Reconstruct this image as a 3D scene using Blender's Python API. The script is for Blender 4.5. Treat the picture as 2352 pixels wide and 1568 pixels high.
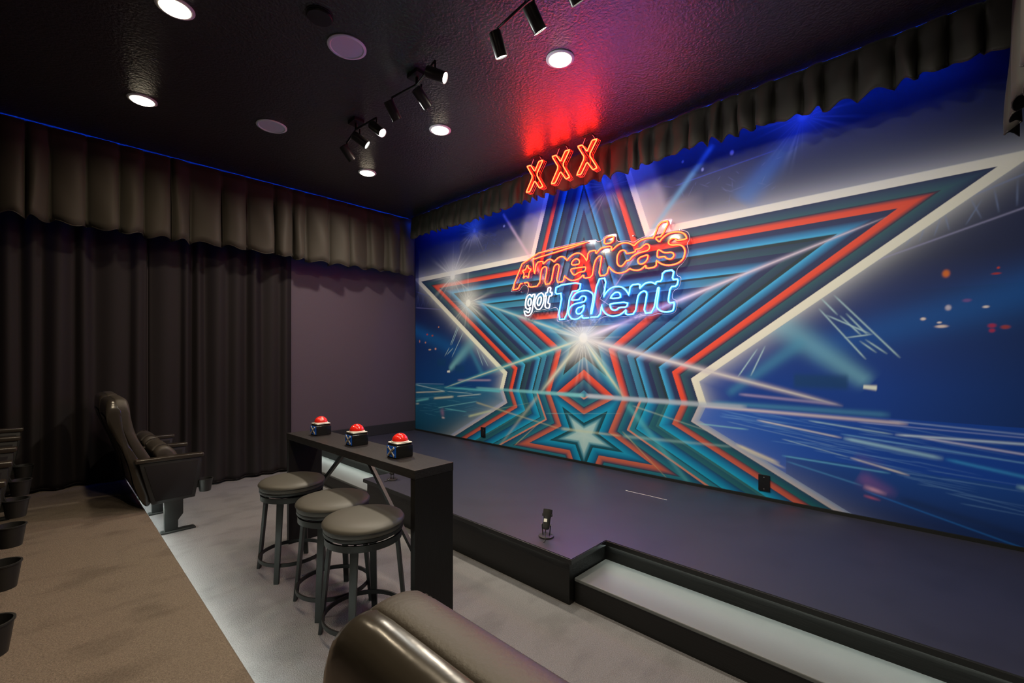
import bpy, bmesh, math, random
import numpy as np
from mathutils import Vector, Matrix

for o in list(bpy.data.objects): bpy.data.objects.remove(o)
SC = bpy.context.scene
COL = SC.collection
R = math.radians

# ------------------------------------------------------------------ camera, world, exposure
cd = bpy.data.cameras.new('camera'); cam = bpy.data.objects.new('camera', cd); COL.objects.link(cam)
cd.sensor_width = 36.0; cd.lens = 15.643; cd.shift_y = 0.01446; cd.clip_start = 0.02
cam.location = (5.377, -3.619, 1.30); cam.rotation_euler = (R(90), 0, R(43.75))
SC.camera = cam
world = bpy.data.worlds.new('world'); SC.world = world; world.use_nodes = True
world.node_tree.nodes['Background'].inputs[0].default_value = (0.004, 0.004, 0.006, 1)
world.node_tree.nodes['Background'].inputs[1].default_value = 1.0
vs = SC.view_settings
vs.view_transform = 'Standard'; vs.look = 'None'; vs.gamma = 1.0; vs.use_curve_mapping = False
vs.exposure = 0.0
cy = SC.cycles
cy.max_bounces = 6; cy.diffuse_bounces = 3; cy.glossy_bounces = 2; cy.transmission_bounces = 2; cy.transparent_max_bounces = 8
cy.adaptive_threshold = 0.02
cy.caustics_reflective = False; cy.caustics_refractive = False

# main light levels (each lamp is built with its fixture further down)
DOWNLIGHT_W = 15.0
TRACK_W = 10.5
BLUE_STRIP = 95.0
WHITE_STRIP = 60.0
NEON_RED = 30.0
NEON_BLUE = 34.0
NEON_WHITE = 2.6
X_RED = 62.0

# room sizes (metres): mural wall is y = 0, left wall is x = 0
ROOM_X, ROOM_Y, CEIL = 5.95, -6.3, 3.15
STAGE = 0.256; STEP = 0.133; RISER = 0.185

# ------------------------------------------------------------------ helpers
def lin(c):
    c = np.asarray(c, float) / 255.0
    return np.where(c <= 0.04045, c / 12.92, ((c + 0.055) / 1.055) ** 2.4)

MATS = {}
def mat(name, color, rough=0.5, metal=0.0, spec=0.5, bump=None, vary=None, emit=None, coat=0.0, sheen=0.0, stretch=(1, 1, 1), grain=None):
    """color linear rgb; bump=(scale, strength, distance); vary=(scale, amount)"""
    m = bpy.data.materials.new(name); m.use_nodes = True
    nt = m.node_tree; b = nt.nodes['Principled BSDF']
    b.inputs['Base Color'].default_value = (*color, 1); b.inputs['Roughness'].default_value = rough
    b.inputs['Metallic'].default_value = metal; b.inputs['Specular IOR Level'].default_value = spec
    b.inputs['Coat Weight'].default_value = coat
    if sheen: b.inputs['Sheen Weight'].default_value = sheen
    if emit:
        b.inputs['Emission Color'].default_value = (*emit[0], 1); b.inputs['Emission Strength'].default_value = emit[1]
    if bump or vary:
        tc = nt.nodes.new('ShaderNodeTexCoord'); mp = nt.nodes.new('ShaderNodeMapping')
        mp.inputs['Scale'].default_value = stretch
        nt.links.new(tc.outputs['Object'], mp.inputs['Vector'])
    if bump:
        n = nt.nodes.new('ShaderNodeTexNoise'); n.inputs['Scale'].default_value = bump[0]; n.inputs['Detail'].default_value = 3
        bp = nt.nodes.new('ShaderNodeBump'); bp.inputs['Strength'].default_value = bump[1]; bp.inputs['Distance'].default_value = bump[2]
        nt.links.new(mp.outputs[0], n.inputs['Vector']); nt.links.new(n.outputs['Fac'], bp.inputs['Height'])
        nt.links.new(bp.outputs[0], b.inputs['Normal'])
    if vary:
        n = nt.nodes.new('ShaderNodeTexNoise'); n.inputs['Scale'].default_value = vary[0]; n.inputs['Detail'].default_value = 5
        rp = nt.nodes.new('ShaderNodeValToRGB')
        a = vary[1]; c = np.array(color)
        rp.color_ramp.elements[0].position = 0.34; rp.color_ramp.elements[1].position = 0.50
        rp.color_ramp.elements[0].color = (*(c * max(0.1, 1 - 1.5 * a)), 1); rp.color_ramp.elements[1].color = (*np.minimum(c * (1 + 0.15 * a), 1), 1)
        nt.links.new(mp.outputs[0], n.inputs['Vector']); nt.links.new(n.outputs['Fac'], rp.inputs['Fac'])
        nt.links.new(rp.outputs['Color'], b.inputs['Base Color'])
        if grain:
            g = nt.nodes.new('ShaderNodeTexNoise'); g.inputs['Scale'].default_value = grain[0]; g.inputs['Detail'].default_value = 2
            mr = nt.nodes.new('ShaderNodeMapRange'); mr.inputs['From Min'].default_value = 0.3; mr.inputs['From Max'].default_value = 0.7
            mr.inputs['To Min'].default_value = 1 - grain[1]; mr.inputs['To Max'].default_value = 1 + grain[1]
            mx = nt.nodes.new('ShaderNodeVectorMath'); mx.operation = 'SCALE'
            nt.links.new(tc.outputs['Object'], g.inputs['Vector']); nt.links.new(g.outputs['Fac'], mr.inputs['Value'])
            nt.links.new(rp.outputs['Color'], mx.inputs[0]); nt.links.new(mr.outputs[0], mx.inputs['Scale'])
            nt.links.new(mx.outputs[0], b.inputs['Base Color'])
    MATS[name] = m
    return m

def emission(name, color, strength):
    m = bpy.data.materials.new(name); m.use_nodes = True; nt = m.node_tree
    nt.nodes.clear(); o = nt.nodes.new('ShaderNodeOutputMaterial'); e = nt.nodes.new('ShaderNodeEmission')
    e.inputs[0].default_value = (*color, 1); e.inputs[1].default_value = strength
    nt.links.new(e.outputs[0], o.inputs[0]); MATS[name] = m
    return m

def clear_plastic(name, tint=(1, 1, 1), gloss=0.06):
    m = bpy.data.materials.new(name); m.use_nodes = True; nt = m.node_tree
    nt.nodes.clear(); o = nt.nodes.new('ShaderNodeOutputMaterial')
    t = nt.nodes.new('ShaderNodeBsdfTransparent'); t.inputs[0].default_value = (*tint, 1)
    g = nt.nodes.new('ShaderNodeBsdfGlossy'); g.inputs['Roughness'].default_value = 0.08
    x = nt.nodes.new('ShaderNodeMixShader'); x.inputs[0].default_value = gloss
    nt.links.new(t.outputs[0], x.inputs[1]); nt.links.new(g.outputs[0], x.inputs[2]); nt.links.new(x.outputs[0], o.inputs[0])
    MATS[name] = m
    return m

class MB:
    """collects vertices and faces, then becomes ONE mesh object"""
    def __init__(s): s.v = []; s.f = []
    def add(s, vs, fs):
        k = len(s.v); s.v += [tuple(p) for p in vs]; s.f += [tuple(i + k for i in q) for q in fs]; return s
    def box(s, x0, x1, y0, y1, z0, z1):
        v = [(x, y, z) for z in (z0, z1) for y in (y0, y1) for x in (x0, x1)]
        return s.add(v, [(0, 2, 3, 1), (4, 5, 7, 6), (0, 1, 5, 4), (2, 6, 7, 3), (0, 4, 6, 2), (1, 3, 7, 5)])
    def prism(s, poly, axis, a, b):
        """poly: 2-D points; axis: extrusion axis 'x','y','z'"""
        n = len(poly)
        def P(q, t):
            return {'x': (t, q[0], q[1]), 'y': (q[0], t, q[1]), 'z': (q[0], q[1], t)}[axis]
        v = [P(q, a) for q in poly] + [P(q, b) for q in poly]
        f = [tuple(range(n))[::-1], tuple(range(n, 2 * n))] + [(i, (i + 1) % n, n + (i + 1) % n, n + i) for i in range(n)]
        return s.add(v, f)
    def lathe(s, prof, c=(0, 0, 0), n=32, M=None, ring=False):
        """prof: (r, z) from bottom to top, closed with caps when r > 0 at the ends"""
        v = []; f = []; m = len(prof)
        for r, z in prof:
            for k in range(n):
                a = 2 * math.pi * k / n; v.append(Vector((r * math.cos(a), r * math.sin(a), z)))
        for j in range(m - 1):
            for k in range(n):
                f.append((j * n + k, j * n + (k + 1) % n, (j + 1) * n + (k + 1) % n, (j + 1) * n + k))
        if ring:
            for k in range(n): f.append(((m - 1) * n + k, (m - 1) * n + (k + 1) % n, (k + 1) % n, k))
        else:
            f.append(tuple(range(n))[::-1]); f.append(tuple(range((m - 1) * n, m * n)))
        if M is not None: v = [M @ p for p in v]
        v = [(p[0] + c[0], p[1] + c[1], p[2] + c[2]) for p in v]
        return s.add(v, f)
    def tube(s, pts, r, n=6, closed=False, rz=None):
        """swept tube with mitred joints; r radius"""
        P = [Vector(p) for p in pts]; N = len(P); v = []; f = []
        T = []
        for i in range(N):
            a = P[(i - 1) % N] if (closed or i > 0) else P[i]; b = P[(i + 1) % N] if (closed or i < N - 1) else P[i]
            d1 = (P[i] - a); d2 = (b - P[i])
            if d1.length < 1e-9: d1 = d2
            if d2.length < 1e-9: d2 = d1
            d1 = d1.normalized(); d2 = d2.normalized(); t = d1 + d2
            T.append((t.normalized() if t.length > 1e-6 else d1, d1))
        up = Vector((0, 1, 0))
        if abs(T[0][0].dot(up)) > 0.9: up = Vector((1, 0, 0))
        for i in range(N):
            t, d1 = T[i]
            u = up - t * up.dot(t)
            if u.length < 1e-6: u = t.orthogonal()
            u.normalize(); w = t.cross(u); w.normalize()
            k = 1.0 / max(0.45, abs(t.dot(d1)))
            if rz is None: up = u
            for j in range(n):
                a = 2 * math.pi * j / n
                v.append(P[i] + u * (r * math.cos(a)) + w * (r * k * math.sin(a)))
        for i in range(N if closed else N - 1):
            for j in range(n):
                a = i * n + j; b = i * n + (j + 1) % n; c2 = ((i + 1) % N) * n
                f.append((a, b, c2 + (j + 1) % n, c2 + j))
        if not closed:
            f.append(tuple(range(n))[::-1]); f.append(tuple(range((N - 1) * n, N * n)))
        return s.add(v, f)
    def build(s, name, material, parent=None, smooth=None, bevel=0.0, seg=2, loc=None):
        me = bpy.data.meshes.new(name); me.from_pydata(s.v, [], s.f); me.validate()
        if bevel or True:
            bm = bmesh.new(); bm.from_mesh(me)
            bmesh.ops.recalc_face_normals(bm, faces=bm.faces)
            if bevel:
                es = [e for e in bm.edges if len(e.link_faces) == 2 and e.calc_face_angle(0) > 0.5]
                bmesh.ops.bevel(bm, geom=es, offset=bevel, segments=seg, affect='EDGES', profile=0.5, clamp_overlap=True)
            bm.to_mesh(me); bm.free()
        return link(name, me, material, parent, smooth, loc)

def link(name, me, material, parent=None, smooth=None, loc=None):
    me.materials.append(material)
    o = bpy.data.objects.new(name, me); COL.objects.link(o)
    if parent: o.parent = parent
    if loc: o.location = loc
    if smooth is not None:
        me.shade_smooth() if smooth >= 180 else me.set_sharp_from_angle(angle=R(smooth))
        if smooth < 180:
            for p in me.polygons: p.use_smooth = True
            me.set_sharp_from_angle(angle=R(smooth))
    return o

def tag(o, label=None, cat=None, group=None, kind=None):
    if label: o['label'] = label
    if cat: o['category'] = cat
    if group: o['group'] = group
    if kind: o['kind'] = kind
    return o

def empty(name, loc=(0, 0, 0), rz=0.0):
    o = bpy.data.objects.new(name, None); COL.objects.link(o); o.location = loc; o.rotation_euler = (0, 0, rz)
    o.empty_display_size = 0.1
    return o

def copy_tree(o, parent=None):
    c = o.copy(); COL.objects.link(c); c.parent = parent
    for ch in [q for q in COL.objects if q.parent == o]: copy_tree(ch, c)
    return c

def chaikin(pts, k=1, closed=True, q=0.25):
    for _ in range(k):
        n = len(pts); out = []
        rng = range(n) if closed else range(n - 1)
        if not closed: out.append(pts[0])
        for i in rng:
            a = np.array(pts[i]); b = np.array(pts[(i + 1) % n])
            out += [tuple(a * (1 - q) + b * q), tuple(a * q + b * (1 - q))]
        if not closed: out.append(pts[-1])
        pts = out
    return pts

# ------------------------------------------------------------------ materials
mat('carpet_low', (0.158, 0.152, 0.158), 0.95, spec=0.1, bump=(260, 0.9, 0.006), vary=(6.5, 0.10), grain=(240, 0.22), stretch=(1.0, 0.6, 1), sheen=0.0)
mat('carpet_high', (0.156, 0.126, 0.102), 0.95, spec=0.1, bump=(260, 0.9, 0.006), vary=(6.5, 0.15), grain=(240, 0.22), stretch=(1.0, 0.55, 1), sheen=0.0)
mat('stage_black', (0.019, 0.019, 0.032), 0.42, spec=0.95, bump=(90, 0.06, 0.002), vary=(5, 0.10))
mat('stage_face', (0.007, 0.0065, 0.006), 0.34, spec=0.35, bump=(55, 0.25, 0.004), stretch=(0.25, 1, 3))
mat('stage_edge', (0.006, 0.006, 0.006), 0.4)
mat('tread', (0.11, 0.115, 0.115), 0.5, spec=0.4, bump=(150, 0.1, 0.002))
mat('ceiling_paint', (0.027, 0.025, 0.027), 0.34, spec=1.0, bump=(62, 0.55, 0.010))
mat('wall_paint', (0.066, 0.049, 0.069), 0.6, spec=0.35, bump=(170, 0.35, 0.004))
mat('dark_wall', (0.02, 0.019, 0.019), 0.7)
mat('baseboard_paint', (0.018, 0.018, 0.021), 0.4)
mat('drape', (0.014, 0.0115, 0.0125), 0.65, spec=0.15, bump=(400, 0.15, 0.001))
mat('satin', (0.040, 0.035, 0.028), 0.62, spec=0.2, bump=(300, 0.12, 0.001), sheen=0.05)
mat('leather', (0.036, 0.030, 0.024), 0.5, spec=0.4, bump=(190, 0.25, 0.002))
mat('vinyl', (0.026, 0.022, 0.017), 0.22, spec=0.7, bump=(30, 0.10, 0.004))
mat('plastic_black', (0.012, 0.012, 0.012), 0.4)
mat('arm_wood', (0.022, 0.017, 0.013), 0.3, spec=0.5)
mat('panel_fabric', (0.013, 0.012, 0.013), 0.9, spec=0.2)
mat('metal_black', (0.009, 0.010, 0.010), 0.42, spec=0.4)
mat('seat_pad', (0.060, 0.055, 0.047), 0.5, spec=0.4, bump=(260, 0.08, 0.001))
mat('stitch', (0.03, 0.025, 0.03), 0.7)
mat('desk_wood', (0.014, 0.012, 0.012), 0.40, spec=0.4, bump=(28, 0.30, 0.003), vary=(22, 0.7), stretch=(1, 9, 9))
mat('desk_side', (0.007, 0.006, 0.006), 0.5, spec=0.25, bump=(28, 0.25, 0.003), stretch=(9, 9, 1))
mat('dome_red', (0.80, 0.02, 0.012), 0.12, spec=0.6, coat=0.6)
mat('button_white', (0.72, 0.69, 0.62), 0.35)
mat('button_black', (0.010, 0.010, 0.010), 0.16, spec=0.6)
mat('button_blue', (0.008, 0.10, 0.55), 0.3)
mat('print_grey', (0.22, 0.20, 0.18), 0.5)
mat('white_paint', (0.72, 0.71, 0.72), 0.6)
mat('speaker_cloth', (0.58, 0.56, 0.60), 0.8)
mat('can_black', (0.028, 0.026, 0.024), 0.35, spec=0.6)
mat('sticker', (0.72, 0.70, 0.64), 0.6)
mat('chrome', (0.8, 0.8, 0.8), 0.2, metal=1.0)
mat('plate_black', (0.005, 0.005, 0.006), 0.22, spec=0.5)
mat('trim_black', (0.010, 0.011, 0.010), 0.4)
emission('neon_red', (1.0, 0.023, 0.005), NEON_RED)
mat('neon_red_case', (0.5, 0.03, 0.03), 0.4, emit=((1.0, 0.015, 0.035), 1.2))
emission('neon_blue', (0.020, 0.150, 1.0), NEON_BLUE)
mat('neon_blue_case', (0.05, 0.15, 0.6), 0.4, emit=((0.03, 0.36, 1.0), 1.3))
emission('neon_white', (1.0, 1.0, 1.0), NEON_WHITE)
mat('neon_white_case', (0.7, 0.7, 0.75), 0.4, emit=((0.75, 0.85, 1.0), 0.3))
emission('x_red', (1.0, 0.013, 0.0035), X_RED)
mat('x_red_edge', (0.6, 0.05, 0.03), 0.3, emit=((1.0, 0.05, 0.03), 1.0))
clear_plastic('acrylic', (0.97, 0.97, 0.98), 0.05)
mat('acrylic_edge', (0.75, 0.72, 0.78), 0.25, spec=0.6)
clear_plastic('acrylic_red', (1.0, 0.62, 0.60), 0.06)
emission('lamp_warm', (1.0, 0.86, 0.60), 14.0)
emission('lamp_cool', (0.92, 1.0, 0.88), 14.0)
emission('lamp_spot', (1.0, 1.0, 0.93), 14.0)
emission('led_blue', (0.0, 0.055, 1.0), BLUE_STRIP)
emission('led_blue_soft', (0.0, 0.055, 1.0), BLUE_STRIP * 0.4)
emission('led_white', (0.86, 1.0, 0.92), WHITE_STRIP)
emission('led_white_dim', (0.92, 1.0, 0.85), WHITE_STRIP * 0.16)
emission('led_white_step', (0.86, 1.0, 0.93), WHITE_STRIP * 0.5)
emission('spot_green', (0.02, 1.0, 0.35), 3.0)
emission('spot_violet', (0.35, 0.15, 1.0), 3.0)

for k in ('neon_red_case', 'neon_blue_case', 'neon_white_case', 'x_red_edge', 'lamp_spot', 'spot_green', 'spot_violet'):
    MATS[k].cycles.emission_sampling = 'NONE'    # faint glow; their lamps carry the light
RED_OPEN=[(2.159,2.089),(2.217,2.09),(2.228,2.033),(2.372,2.036),(2.398,2.187),(2.409,2.209),(2.435,2.224),(2.456,2.223),(2.471,2.209),(2.474,2.189),(2.44,2.041),(2.527,2.041),(2.563,2.196),(2.573,2.215),(2.598,2.229),(2.617,2.226),(2.632,2.21),(2.632,2.191),(2.595,2.043),(2.688,2.044),(2.698,2.099),(2.714,2.081),(2.743,2.061),(2.77,2.045),(2.812,2.039),(2.858,2.044),(2.894,2.059),(2.926,2.081),(2.93,2.045),(3.023,2.047),(3.04,2.143),(3.053,2.185),(3.07,2.212),(3.095,2.23),(3.112,2.233),(3.125,2.222),(3.125,2.204),(3.093,2.047),(3.183,2.047),(3.201,2.119),(3.215,2.106),(3.239,2.08),(3.267,2.059),(3.303,2.047),(3.342,2.046),(3.381,2.054),(3.415,2.074),(3.43,2.063),(3.456,2.053),(3.49,2.047),(3.519,2.051),(3.544,2.065),(3.566,2.083),(3.57,2.051),(3.661,2.054),(3.662,2.107),(3.679,2.092),(3.706,2.072),(3.74,2.057),(3.78,2.051),(3.819,2.052),(3.855,2.061),(3.884,2.079),(3.9,2.105),(3.906,2.138),(3.903,2.164),(3.89,2.187),(3.868,2.203),(3.839,2.21),(3.806,2.212),(3.78,2.22),(3.767,2.235),(3.77,2.25),(3.786,2.265),(3.809,2.269),(3.829,2.259),(3.839,2.241),(3.92,2.242),(3.915,2.265),(3.9,2.288),(3.871,2.306),(3.839,2.315),(3.803,2.318),(3.767,2.314),(3.733,2.299),(3.706,2.278),(3.689,2.258),(3.658,2.29),(3.661,2.303),(3.711,2.303),(3.776,2.421),(3.687,2.419),(3.637,2.301),(3.612,2.307),(3.58,2.311),(3.544,2.309),(3.508,2.301),(3.479,2.284),(3.455,2.266),(3.426,2.288),(3.396,2.303),(3.362,2.311),(3.323,2.309),(3.287,2.298),(3.256,2.277),(3.231,2.262),(3.231,2.304),(3.154,2.305),(3.12,2.3),(3.091,2.281),(3.065,2.258),(3.063,2.295),(2.979,2.292),(2.964,2.204),(2.944,2.237),(2.921,2.266),(2.89,2.29),(2.858,2.3),(2.817,2.298),(2.78,2.283),(2.752,2.266),(2.729,2.245),(2.714,2.264),(2.695,2.284),(2.666,2.297),(2.627,2.293),(2.593,2.275),(2.568,2.255),(2.543,2.278),(2.517,2.292),(2.487,2.291),(2.453,2.272),(2.422,2.254),(2.422,2.286),(2.335,2.285),(2.31,2.174),(2.302,2.177),(2.285,2.313),(2.297,2.327),(2.742,2.363),(3.042,2.391),(2.173,2.375),(1.973,2.032),(2.07,2.033),(2.099,2.087),(2.133,2.087)]
RED_LOOPS=[[(2.208,2.28),(2.222,2.235),(2.264,2.225),(2.228,2.193),(2.222,2.133),(2.183,2.167),(2.142,2.137),(2.161,2.189),(2.132,2.225),(2.18,2.228)],[(2.782,2.206),(2.794,2.227),(2.817,2.243),(2.844,2.246),(2.867,2.235),(2.881,2.214),(2.876,2.194),(2.858,2.189),(2.798,2.19)],[(2.775,2.15),(2.794,2.157),(2.944,2.155),(2.953,2.144),(2.946,2.119),(2.93,2.112),(2.87,2.111),(2.826,2.09),(2.807,2.096),(2.78,2.13)],[(3.16,2.392),(3.258,2.393),(3.243,2.334),(3.152,2.332)],[(3.469,2.233),(3.519,2.233),(3.541,2.251),(3.57,2.263),(3.591,2.254),(3.603,2.234),(3.598,2.215),(3.58,2.204),(3.552,2.201),(3.508,2.198),(3.471,2.188),(3.438,2.173),(3.411,2.146),(3.379,2.146),(3.358,2.12),(3.338,2.107),(3.319,2.106),(3.301,2.117),(3.289,2.14),(3.287,2.169),(3.291,2.203),(3.307,2.232),(3.327,2.246),(3.35,2.247),(3.369,2.237),(3.377,2.224),(3.383,2.209),(3.468,2.211)],[(3.49,2.135),(3.504,2.153),(3.53,2.161),(3.577,2.168),(3.588,2.16),(3.584,2.137),(3.57,2.113),(3.544,2.098),(3.515,2.097),(3.497,2.11)],[(3.673,2.189),(3.685,2.195),(3.701,2.183),(3.726,2.164),(3.757,2.158),(3.786,2.158),(3.806,2.148),(3.816,2.131),(3.809,2.113),(3.79,2.101),(3.767,2.103),(3.746,2.116),(3.735,2.131),(3.682,2.129),(3.668,2.141)]]
WHITE_LOOPS=[[(2.314,1.954),(2.29,1.886),(2.272,1.788),(2.263,1.762),(2.241,1.74),(2.205,1.73),(2.173,1.744),(2.16,1.769),(2.16,1.786),(2.189,1.785),(2.201,1.769),(2.216,1.765),(2.232,1.774),(2.241,1.803),(2.243,1.82),(2.223,1.805),(2.201,1.805),(2.182,1.818),(2.176,1.849),(2.178,1.882),(2.187,1.915),(2.205,1.944),(2.228,1.957),(2.25,1.953),(2.268,1.928),(2.276,1.954)],[(2.243,1.917),(2.223,1.909),(2.21,1.88),(2.212,1.849),(2.228,1.834),(2.245,1.843),(2.257,1.869),(2.259,1.895)],[(2.394,1.959),(2.364,1.952),(2.333,1.925),(2.312,1.884),(2.305,1.852),(2.312,1.818),(2.333,1.795),(2.355,1.787),(2.381,1.791),(2.411,1.82),(2.428,1.858),(2.434,1.9),(2.428,1.933),(2.411,1.954)],[(2.385,1.921),(2.364,1.913),(2.346,1.885),(2.342,1.855),(2.351,1.831),(2.368,1.83),(2.385,1.852),(2.396,1.884),(2.396,1.91)],[(2.488,2.003),(2.525,2.005),(2.513,1.951),(2.542,1.951),(2.536,1.916),(2.503,1.918),(2.488,1.856),(2.49,1.841),(2.513,1.835),(2.501,1.792),(2.474,1.793),(2.451,1.804),(2.447,1.83),(2.465,1.92),(2.451,1.919),(2.455,1.953),(2.478,1.954)]]
BLUE_OPEN=[(2.985,1.666),(2.911,1.665),(2.911,1.697),(2.888,1.677),(2.854,1.662),(2.817,1.66),(2.783,1.669),(2.761,1.691),(2.747,1.723),(2.751,1.753),(2.768,1.783),(2.798,1.802),(2.84,1.814),(2.924,1.819),(2.946,1.833),(2.955,1.853),(2.949,1.868),(2.928,1.878),(2.902,1.876),(2.882,1.862),(2.873,1.848),(2.781,1.847),(2.798,1.876),(2.828,1.907),(2.869,1.924),(2.895,1.926),(2.93,1.928),(2.968,1.924),(2.998,1.911),(3.02,1.896),(3.033,1.879),(3.035,1.851),(3.003,1.702),(3.022,1.704),(3.083,2.021),(3.177,2.019),(3.146,1.848),(3.169,1.879),(3.197,1.906),(3.231,1.924),(3.269,1.93),(3.307,1.928),(3.343,1.914),(3.373,1.89),(3.393,1.863),(3.406,1.841),(3.421,1.927),(3.515,1.928),(3.507,1.885),(3.53,1.906),(3.559,1.926),(3.588,1.932),(3.616,1.93),(3.641,1.918),(3.655,1.908),(3.66,1.929),(3.709,1.927),(3.718,2.008),(3.816,2.009),(3.798,1.928),(3.851,1.93),(3.839,1.872),(3.784,1.874),(3.766,1.768),(3.769,1.75),(3.781,1.739),(3.798,1.741),(3.819,1.742),(3.809,1.679),(3.79,1.671),(3.757,1.667),(3.724,1.67),(3.697,1.681),(3.675,1.7),(3.664,1.721),(3.688,1.871),(3.681,1.879),(3.672,1.872),(3.635,1.672),(3.545,1.669),(3.575,1.823),(3.575,1.841),(3.565,1.857),(3.546,1.862),(3.523,1.855),(3.504,1.839),(3.491,1.819),(3.466,1.67),(3.372,1.668),(3.38,1.714),(3.35,1.691),(3.317,1.673),(3.279,1.665),(3.238,1.664),(3.197,1.674),(3.165,1.695),(3.14,1.724),(3.129,1.753),(3.128,1.774),(3.106,1.669),(3.005,1.668)]
BLUE_LOOPS=[[(2.596,2.012),(2.893,2.014),(2.88,1.935),(2.772,1.933),(2.72,1.668),(2.614,1.668),(2.674,1.93),(2.58,1.928)],[(2.933,1.792),(2.906,1.776),(2.869,1.772),(2.847,1.759),(2.838,1.738),(2.845,1.716),(2.866,1.707),(2.891,1.713),(2.913,1.73),(2.928,1.756)],[(3.218,1.825),(3.231,1.851),(3.259,1.873),(3.286,1.879),(3.31,1.871),(3.322,1.852),(3.322,1.825)],[(3.214,1.781),(3.395,1.781),(3.386,1.736),(3.31,1.739),(3.283,1.72),(3.256,1.716),(3.231,1.727),(3.218,1.752)]]
PLATE=[(1.942,2.028),(1.963,2.011),(2.075,2.014),(2.112,2.061),(2.144,2.073),(2.183,2.064),(2.211,2.013),(2.183,1.957),(2.164,1.939),(2.146,1.831),(2.132,1.781),(2.16,1.718),(2.21,1.709),(2.254,1.733),(2.294,1.783),(2.347,1.767),(2.415,1.791),(2.466,1.773),(2.572,1.802),(2.609,1.771),(2.589,1.67),(2.605,1.647),(2.719,1.647),(2.746,1.661),(2.873,1.65),(2.987,1.647),(3.105,1.647),(3.141,1.671),(3.256,1.65),(3.334,1.657),(3.465,1.649),(3.5,1.67),(3.505,1.669),(3.534,1.648),(3.639,1.65),(3.664,1.663),(3.752,1.646),(3.809,1.657),(3.826,1.678),(3.838,1.743),(3.823,1.762),(3.8,1.769),(3.79,1.79),(3.8,1.84),(3.849,1.855),(3.87,1.935),(3.855,1.95),(3.835,1.959),(3.828,1.977),(3.835,2.024),(3.886,2.058),(3.924,2.118),(3.927,2.162),(3.911,2.202),(3.94,2.241),(3.93,2.289),(3.911,2.309),(3.867,2.328),(3.785,2.338),(3.769,2.352),(3.772,2.387),(3.795,2.421),(3.785,2.439),(3.677,2.442),(3.632,2.35),(3.568,2.335),(3.488,2.323),(3.443,2.3),(3.383,2.328),(3.336,2.333),(3.285,2.335),(3.27,2.37),(3.274,2.404),(3.254,2.415),(3.147,2.414),(3.127,2.378),(3.072,2.37),(3.042,2.412),(2.161,2.396)]

# ------------------------------------------------------------------ room shell
def slab(name, x0, x1, y0, y1, z0, z1, m, kind='structure', parent=None, bevel=0.0):
    o = MB().box(x0, x1, y0, y1, z0, z1).build(name, MATS[m], parent, bevel=bevel)
    if not parent: tag(o, kind=kind)
    return o
slab('floor', 0, ROOM_X, ROOM_Y, 0, -0.08, 0, 'carpet_low')
slab('ceiling', -0.1, ROOM_X + 0.1, ROOM_Y - 0.1, 0.1, CEIL, CEIL + 0.08, 'ceiling_paint')
slab('wall_far', -0.1, ROOM_X + 0.1, 0.0, 0.1, -0.08, CEIL, 'dark_wall')
slab('wall_left', -0.1, 0, ROOM_Y, 0, -0.08, CEIL, 'wall_paint')
slab('wall_right', ROOM_X, ROOM_X + 0.1, ROOM_Y, 0, -0.08, CEIL, 'dark_wall')
slab('wall_near', -0.1, ROOM_X + 0.1, ROOM_Y - 0.1, ROOM_Y, -0.08, CEIL, 'dark_wall')
slab('baseboard_left', 0, 0.018, -1.40, -0.004, STAGE, STAGE + 0.135, 'baseboard_paint', bevel=0.004)
slab('trim_1', 0.02, ROOM_X, -0.018, -0.004, STAGE, STAGE + 0.022, 'trim_black')

# raised seating platform with a carpeted lip and a light strip below it
rs = MB().prism([(ROOM_Y, 0), (-3.155, 0), (-3.155, RISER - 0.03), (-3.125, RISER - 0.03), (-3.125, RISER - 0.008), (-3.133, RISER), (ROOM_Y, RISER)], 'x', 0, ROOM_X)
tag(rs.build('floor_riser', MATS['carpet_high']), kind='structure')

# ------------------------------------------------------------------ stage: deck with two step recesses
st = empty('stage_platform', (0, 0, 0)); tag(st, 'low black painted stage in front of the star mural', 'stage', kind='structure')
XL, XR = 1.835, 4.012     # projecting middle part
YF, YB = -1.752, -1.420   # its front edge; the back edge of the step recesses
deck = [(0.0, -0.0), (ROOM_X, -0.0), (ROOM_X, YB), (XR, YB), (XR, YF), (XL, YF), (XL, YB), (0.0, YB)]
MB().prism(deck, 'z', STAGE - 0.006, STAGE).build('deck', MATS['stage_black'], st)
nose = [(0.0, -0.3), (ROOM_X, -0.3), (ROOM_X, YB - 0.004), (XR + 0.004, YB - 0.004), (XR + 0.004, YF - 0.004), (XL - 0.004, YF - 0.004), (XL - 0.004, YB - 0.004), (0.0, YB - 0.004)]
MB().prism(nose, 'z', STAGE - 0.030, STAGE - 0.004).build('nosing', MATS['stage_edge'], st, bevel=0.002)
body = [(0.0, -0.05), (ROOM_X, -0.05), (ROOM_X, YB + 0.026), (XR - 0.026, YB + 0.026), (XR - 0.026, YF + 0.020), (XL + 0.026, YF + 0.020), (XL + 0.026, YB + 0.026), (0.0, YB + 0.026)]
MB().prism(body, 'z', 0.0, STAGE - 0.030).build('fascia', MATS['stage_face'], st)
for x0, x1 in ((0.0, XL + 0.02), (XR - 0.02, ROOM_X)):
    MB().box(x0, x1, -1.690, YB + 0.03, 0, STEP - 0.018).build('step_riser', MATS['stage_face'], st)
    MB().box(x0, x1, -1.697, YB + 0.03, STEP - 0.018, STEP).build('step_tread', MATS['tread'], st, bevel=0.004)

MB().tube([(3.620, -0.505, STAGE + 0.0004), (3.80, -0.503, STAGE + 0.0004), (3.954, -0.504, STAGE + 0.0004)], 0.0011, 4).build('scuff_mark', MATS['sticker'], st)
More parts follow.
